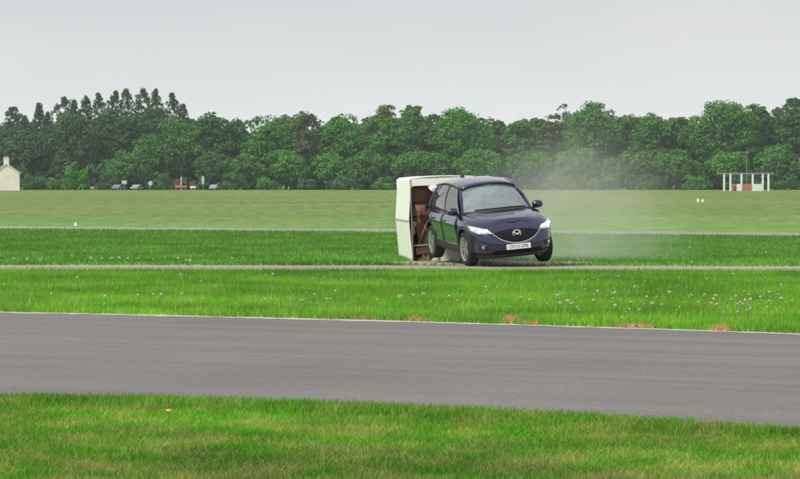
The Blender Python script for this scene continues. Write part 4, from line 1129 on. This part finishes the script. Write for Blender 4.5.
# ------------------------------------------------------------------ far things along the wood
M_RENDER = mat('cream_render', (.90, .87, .78), .85, noise=.25, nscale=.6, dirt=(.80, .70, .60))
M_SLATE = mat('slate', (.10, .09, .09), .8, noise=.3, nscale=3)
M_WHITE = mat('white_paint', (.80, .80, .78), .5, noise=.12, nscale=2)
M_REDP = mat('red_paint', (.48, .16, .13), .6, noise=.2, nscale=2)
M_DRED = mat('dark_red_paint', (.14, .03, .04), .6, noise=.2, nscale=2)
M_RUSTM = mat('dull_red_metal', (.26, .13, .11), .7)
M_DULL = mat('weathered_white', (.50, .54, .56), .7, noise=.15, nscale=2)
M_GREYM = mat('grey_metal', (.30, .31, .32), .5, .5)
def house():
    Y = 546.; k = Y / FPX; X = pxx(6.5, Y)
    h = empty('house', (X, Y, 0), R(9.5)); tag(h, 'small cream rendered house with gable end and chimney at the left edge', 'house')
    hw, he, hr, ln = 2.7, 3.55, 5.45, 9.0
    v = []
    for y in (0, ln): v += [(-hw, y, 0), (hw, y, 0), (hw, y, he), (0, y, hr), (-hw, y, he)]
    MB().add(v, [(0, 1, 2, 3, 4), (9, 8, 7, 6, 5), (1, 6, 7, 2), (5, 0, 4, 9)]).build('wall', M_RENDER, h)
    rf = MB()
    for s in (-1, 1):
        e = Vector((s * (hw + .18), 0, he - .10)); r = Vector((0, 0, hr + .02)); up = Vector((0, 0, .13))
        q = [e + Vector((0, -.12, 0)), r + Vector((0, -.12, 0)), r + Vector((0, ln + .12, 0)), e + Vector((0, ln + .12, 0))]
        rf.add(q + [p + up for p in q], [(0, 1, 2, 3), (7, 6, 5, 4), (0, 4, 5, 1), (1, 5, 6, 2), (2, 6, 7, 3), (3, 7, 4, 0)])
    ro = rf.build('roof', M_SLATE, h)
    for s in (-1, 1):
        MB().bar([(s * (hw + .2), -.15, he - .02), (0, -.15, hr + .12)], .06, .2).build('verge_board', M_WHITE, ro)
    ch = MB().box((-.55, .05, hr - .9), (.55, .9, hr + 1.25)).box((-.62, -.02, hr + 1.25), (.62, .97, hr + 1.4)).build('chimney', M_RENDER, ro)
    for x in (-.25, .25): MB().lathe([(.12, 0), (.12, .35), (.09, .36), (.09, 0)], 10, 'z', (x, .45, hr + 1.39)).build('chimney_pot', M_REDP, ch)
    for y0 in (2, 6):
        wn = MB().box((hw - .01, y0, 1.0), (hw + .05, y0 + 1.1, 2.2)).build('window', M_WHITE, h)
        MB().box((hw + .05, y0 + .1, 1.1), (hw + .06, y0 + 1.0, 2.1)).build('pane', M_GLASS, wn)
house()

def antenna_frame():
    Y = 512.; t = empty('antenna_frame', (pxx(746, Y), Y, 0)); tag(t, 'white-posted airfield antenna frame with red and white panels and tall mast', 'antenna')
    z1 = pzz(174, Y); x = lambda p: pxx(p, Y) - t.location.x
    for p in (724, 730.3, 741.3, 752.6, 762.6, 768.3):
        MB().box((x(p) - .17, -.17, 0), (x(p) + .17, .17, z1)).build('post', M_WHITE, t)
    MB().bar([(x(716), 0, z1 + .08), (x(774), 0, z1 + .08)], .2, .24).build('cross_bar', M_GREYM, t)
    for a, b, m in ((731.5, 736.4, M_REDP), (736.6, 741.2, M_WHITE), (742.6, 751.6, M_REDP), (753.2, 762.0, M_WHITE)):
        MB().box((x(a), -.24, 0.03), (x(b), -.19, pzz(184, Y))).build('panel', m, t)
    MB().box((x(733.5), -.26, .03), (x(735.4), -.245, 1.0)).build('panel_door', M_DRED, t)
    zm = pzz(153, Y)
    MB().tube([(x(746.5), .1, 0), (x(746.5), .1, zm)], .06, 8).build('mast', M_GREYM, t)
    MB().box((x(745.6), -.15, zm - .2), (x(748.6), .3, zm + .35)).build('mast_box', M_RUSTM, t)
    MB().tube([(x(733), .1, zm + .1), (x(745), .1, zm + .1)], .06, 8).build('mast_arm', M_GREYM, t)
    for p in (718, 735.5, 747, 757, 765, 772): MB().tube([(x(p), 0, z1 + .1), (x(p), 0, z1 + .45)], .05, 6).build('aerial', M_GREYM, t)
antenna_frame()

def red_equipment():
    Y = 570.; t = empty('equipment_stand', (pxx(184, Y), Y, 0)); tag(t, 'dark red and pale airfield equipment stand with a thin pole under the oak', 'equipment stand')
    x = lambda p: pxx(p, Y) - t.location.x; z = lambda p: pzz(p, Y) - pzz(189.9, Y) + .1
    MB().box((x(174.5), -.2, z(186)), (x(179.6), .2, z(179))).build('panel', M_DRED, t)
    MB().box((x(189.5), -.2, z(186)), (x(195.5), .2, z(181.6))).build('panel', M_DRED, t)
    MB().box((x(175), -.3, z(188)), (x(187), .3, z(185.6))).build('base_beam', M_REDP, t)
    MB().box((x(190), -.3, z(188.4)), (x(195.6), .3, z(186.2))).build('base_beam', M_WHITE, t)
    MB().tube([(x(181.3), 0, 0), (x(181.3), 0, z(177))], .11, 8).build('pole', M_WHITE, t)
    for p in (176, 186, 191, 195): MB().box((x(p) - .1, -.1, 0), (x(p) + .1, .1, z(186))).build('leg', M_GREYM, t)
red_equipment()

def sign_post(name, px, Y, top, rw, rh, round_, label, cat):
    t = empty(name, (pxx(px, Y), Y, 0)); tag(t, label, cat)
    zt_ = pzz(top, Y)
    MB().tube([(0, .06, 0), (0, .06, zt_ - .05)], .07, 8).build('post', M_GREYM, t)
    if round_: b = MB().lathe([(.001, -.03), (rw, -.03), (rw, .03), (.001, .03)], 20, 'y', (0, -.03, zt_ - rh))
    else: b = MB().box((-rw, -.04, zt_ - 2 * rh), (rw, .0, zt_))
    b.build('board', M_DULL, t)
sign_post('sign', 150.4, 575, 180.8, .50, .55, True, 'round white sign on a post left of the red equipment', 'sign')
sign_post('sign', 124.3, 576, 180.4, .55, .40, False, 'small white board above and between the two parked vehicles', 'sign')
sign_post('marker_post', 203, 575, 176.3, .28, .85, False, 'tall narrow white board on a post right of the red equipment', 'marker')

M_PALEB = mat('pale_blue_paint', (.16, .20, .26), .45, .2); M_SILV = mat('silver_paint', (.27, .30, .33), .45, .2)
def far_car(px, Y, wd, m, rz, label):
    t = empty('parked_car', (pxx(px, Y), Y, 0), rz); tag(t, label, 'car', 'vehicles parked by the wood')
    prof = [(-.5, .28), (-.5, .62), (-.44, .74), (-.24, .80), (-.10, 1.18), (.22, 1.22), (.40, .86), (.5, .78), (.5, .28)]
    L_ = wd; n = len(prof); v = []
    for y, q in ((-.8, .92), (-.62, 1), (.62, 1), (.8, .92)): v += [(a * L_, y, .28 + (b - .28) * q) for a, b in prof]
    f = [(i * n + k, i * n + (k + 1) % n, (i + 1) * n + (k + 1) % n, (i + 1) * n + k) for i in range(3) for k in range(n)] + [tuple(range(n)), tuple(range(4 * n - 1, 3 * n - 1, -1))]
    bevel(MB().add(v, f).build('body', m, t, True, 30), .03)
    for y in (-.80, .80):
        MB().add([(-.22 * L_, y * 1.01, .82), (.30 * L_, y * 1.01, .82), (.20 * L_, y * 1.005, 1.09), (-.11 * L_, y * 1.005, 1.07)], [(0, 1, 2, 3)]).build('window', M_GLASS, t)
        for x in (-.31 * L_, .31 * L_):
            MB().lathe([(.001, -.1), (.2, -.1), (.29, -.08), (.3, 0), (.29, .08), (.2, .1), (.001, .1)], 18, 'y', (x, y * .94, .3)).build('wheel', M_RUBBER, t, True)
far_car(117.5, 570, 3.6, M_PALEB, R(80), 'bluish parked car, left of the small white board')
far_car(136.8, 568, 3.8, M_SILV, R(76), 'silver parked car between the white board and the round sign')
far_car(214, 572, 3.6, M_SILV, R(84), 'small pale parked car right of the tall narrow board')

def block(px, py, wpx, hpx, label, group=None):
    p = gp(px, py); k = p.y / FPX
    t = empty('field_marker', p); tag(t, label, 'marker', group)
    a, h = wpx * k / 2, hpx * k
    v = [(-a, -a, 0), (a, -a, 0), (a, a, 0), (-a, a, 0), (-a * .6, -a * .6, h), (a * .6, -a * .6, h), (a * .6, a * .6, h), (-a * .6, a * .6, h)]
    bevel(MB().add(v, [(0, 3, 2, 1), (4, 5, 6, 7), (0, 1, 5, 4), (1, 2, 6, 5), (2, 3, 7, 6), (3, 0, 4, 7)]).build('block', M_WHITE, t), a * .2)
    MB().box((-a * 1.25, -a * 1.25, 0), (a * 1.25, a * 1.25, h * .08)).build('base', M_GREYM, t)
block(698, 202, 2.6, 3.4, 'left one of two small white markers in the field')
block(702.6, 202, 2.6, 3.0, 'right one of two small white markers in the field')
block(75.5, 226, 3.0, 3.4, 'single small white marker beside the far path on the left')

# ------------------------------------------------------------------ air
def haze():
    m = bpy.data.materials.new('haze'); m.use_nodes = True; nt = m.node_tree; nt.nodes.clear()
    ou = nt.nodes.new('ShaderNodeOutputMaterial'); pv = nt.nodes.new('ShaderNodeVolumePrincipled')
    pv.inputs['Color'].default_value = (.76, .88, 1.0, 1); pv.inputs['Density'].default_value = .00012
    nt.links.new(pv.outputs[0], ou.inputs['Volume'])
    o = MB().box((-1600, -80, -1), (1600, 3100, 32)).build('haze', m); tag(o, 'thin pale air over the airfield', 'haze', kind='stuff')
haze()
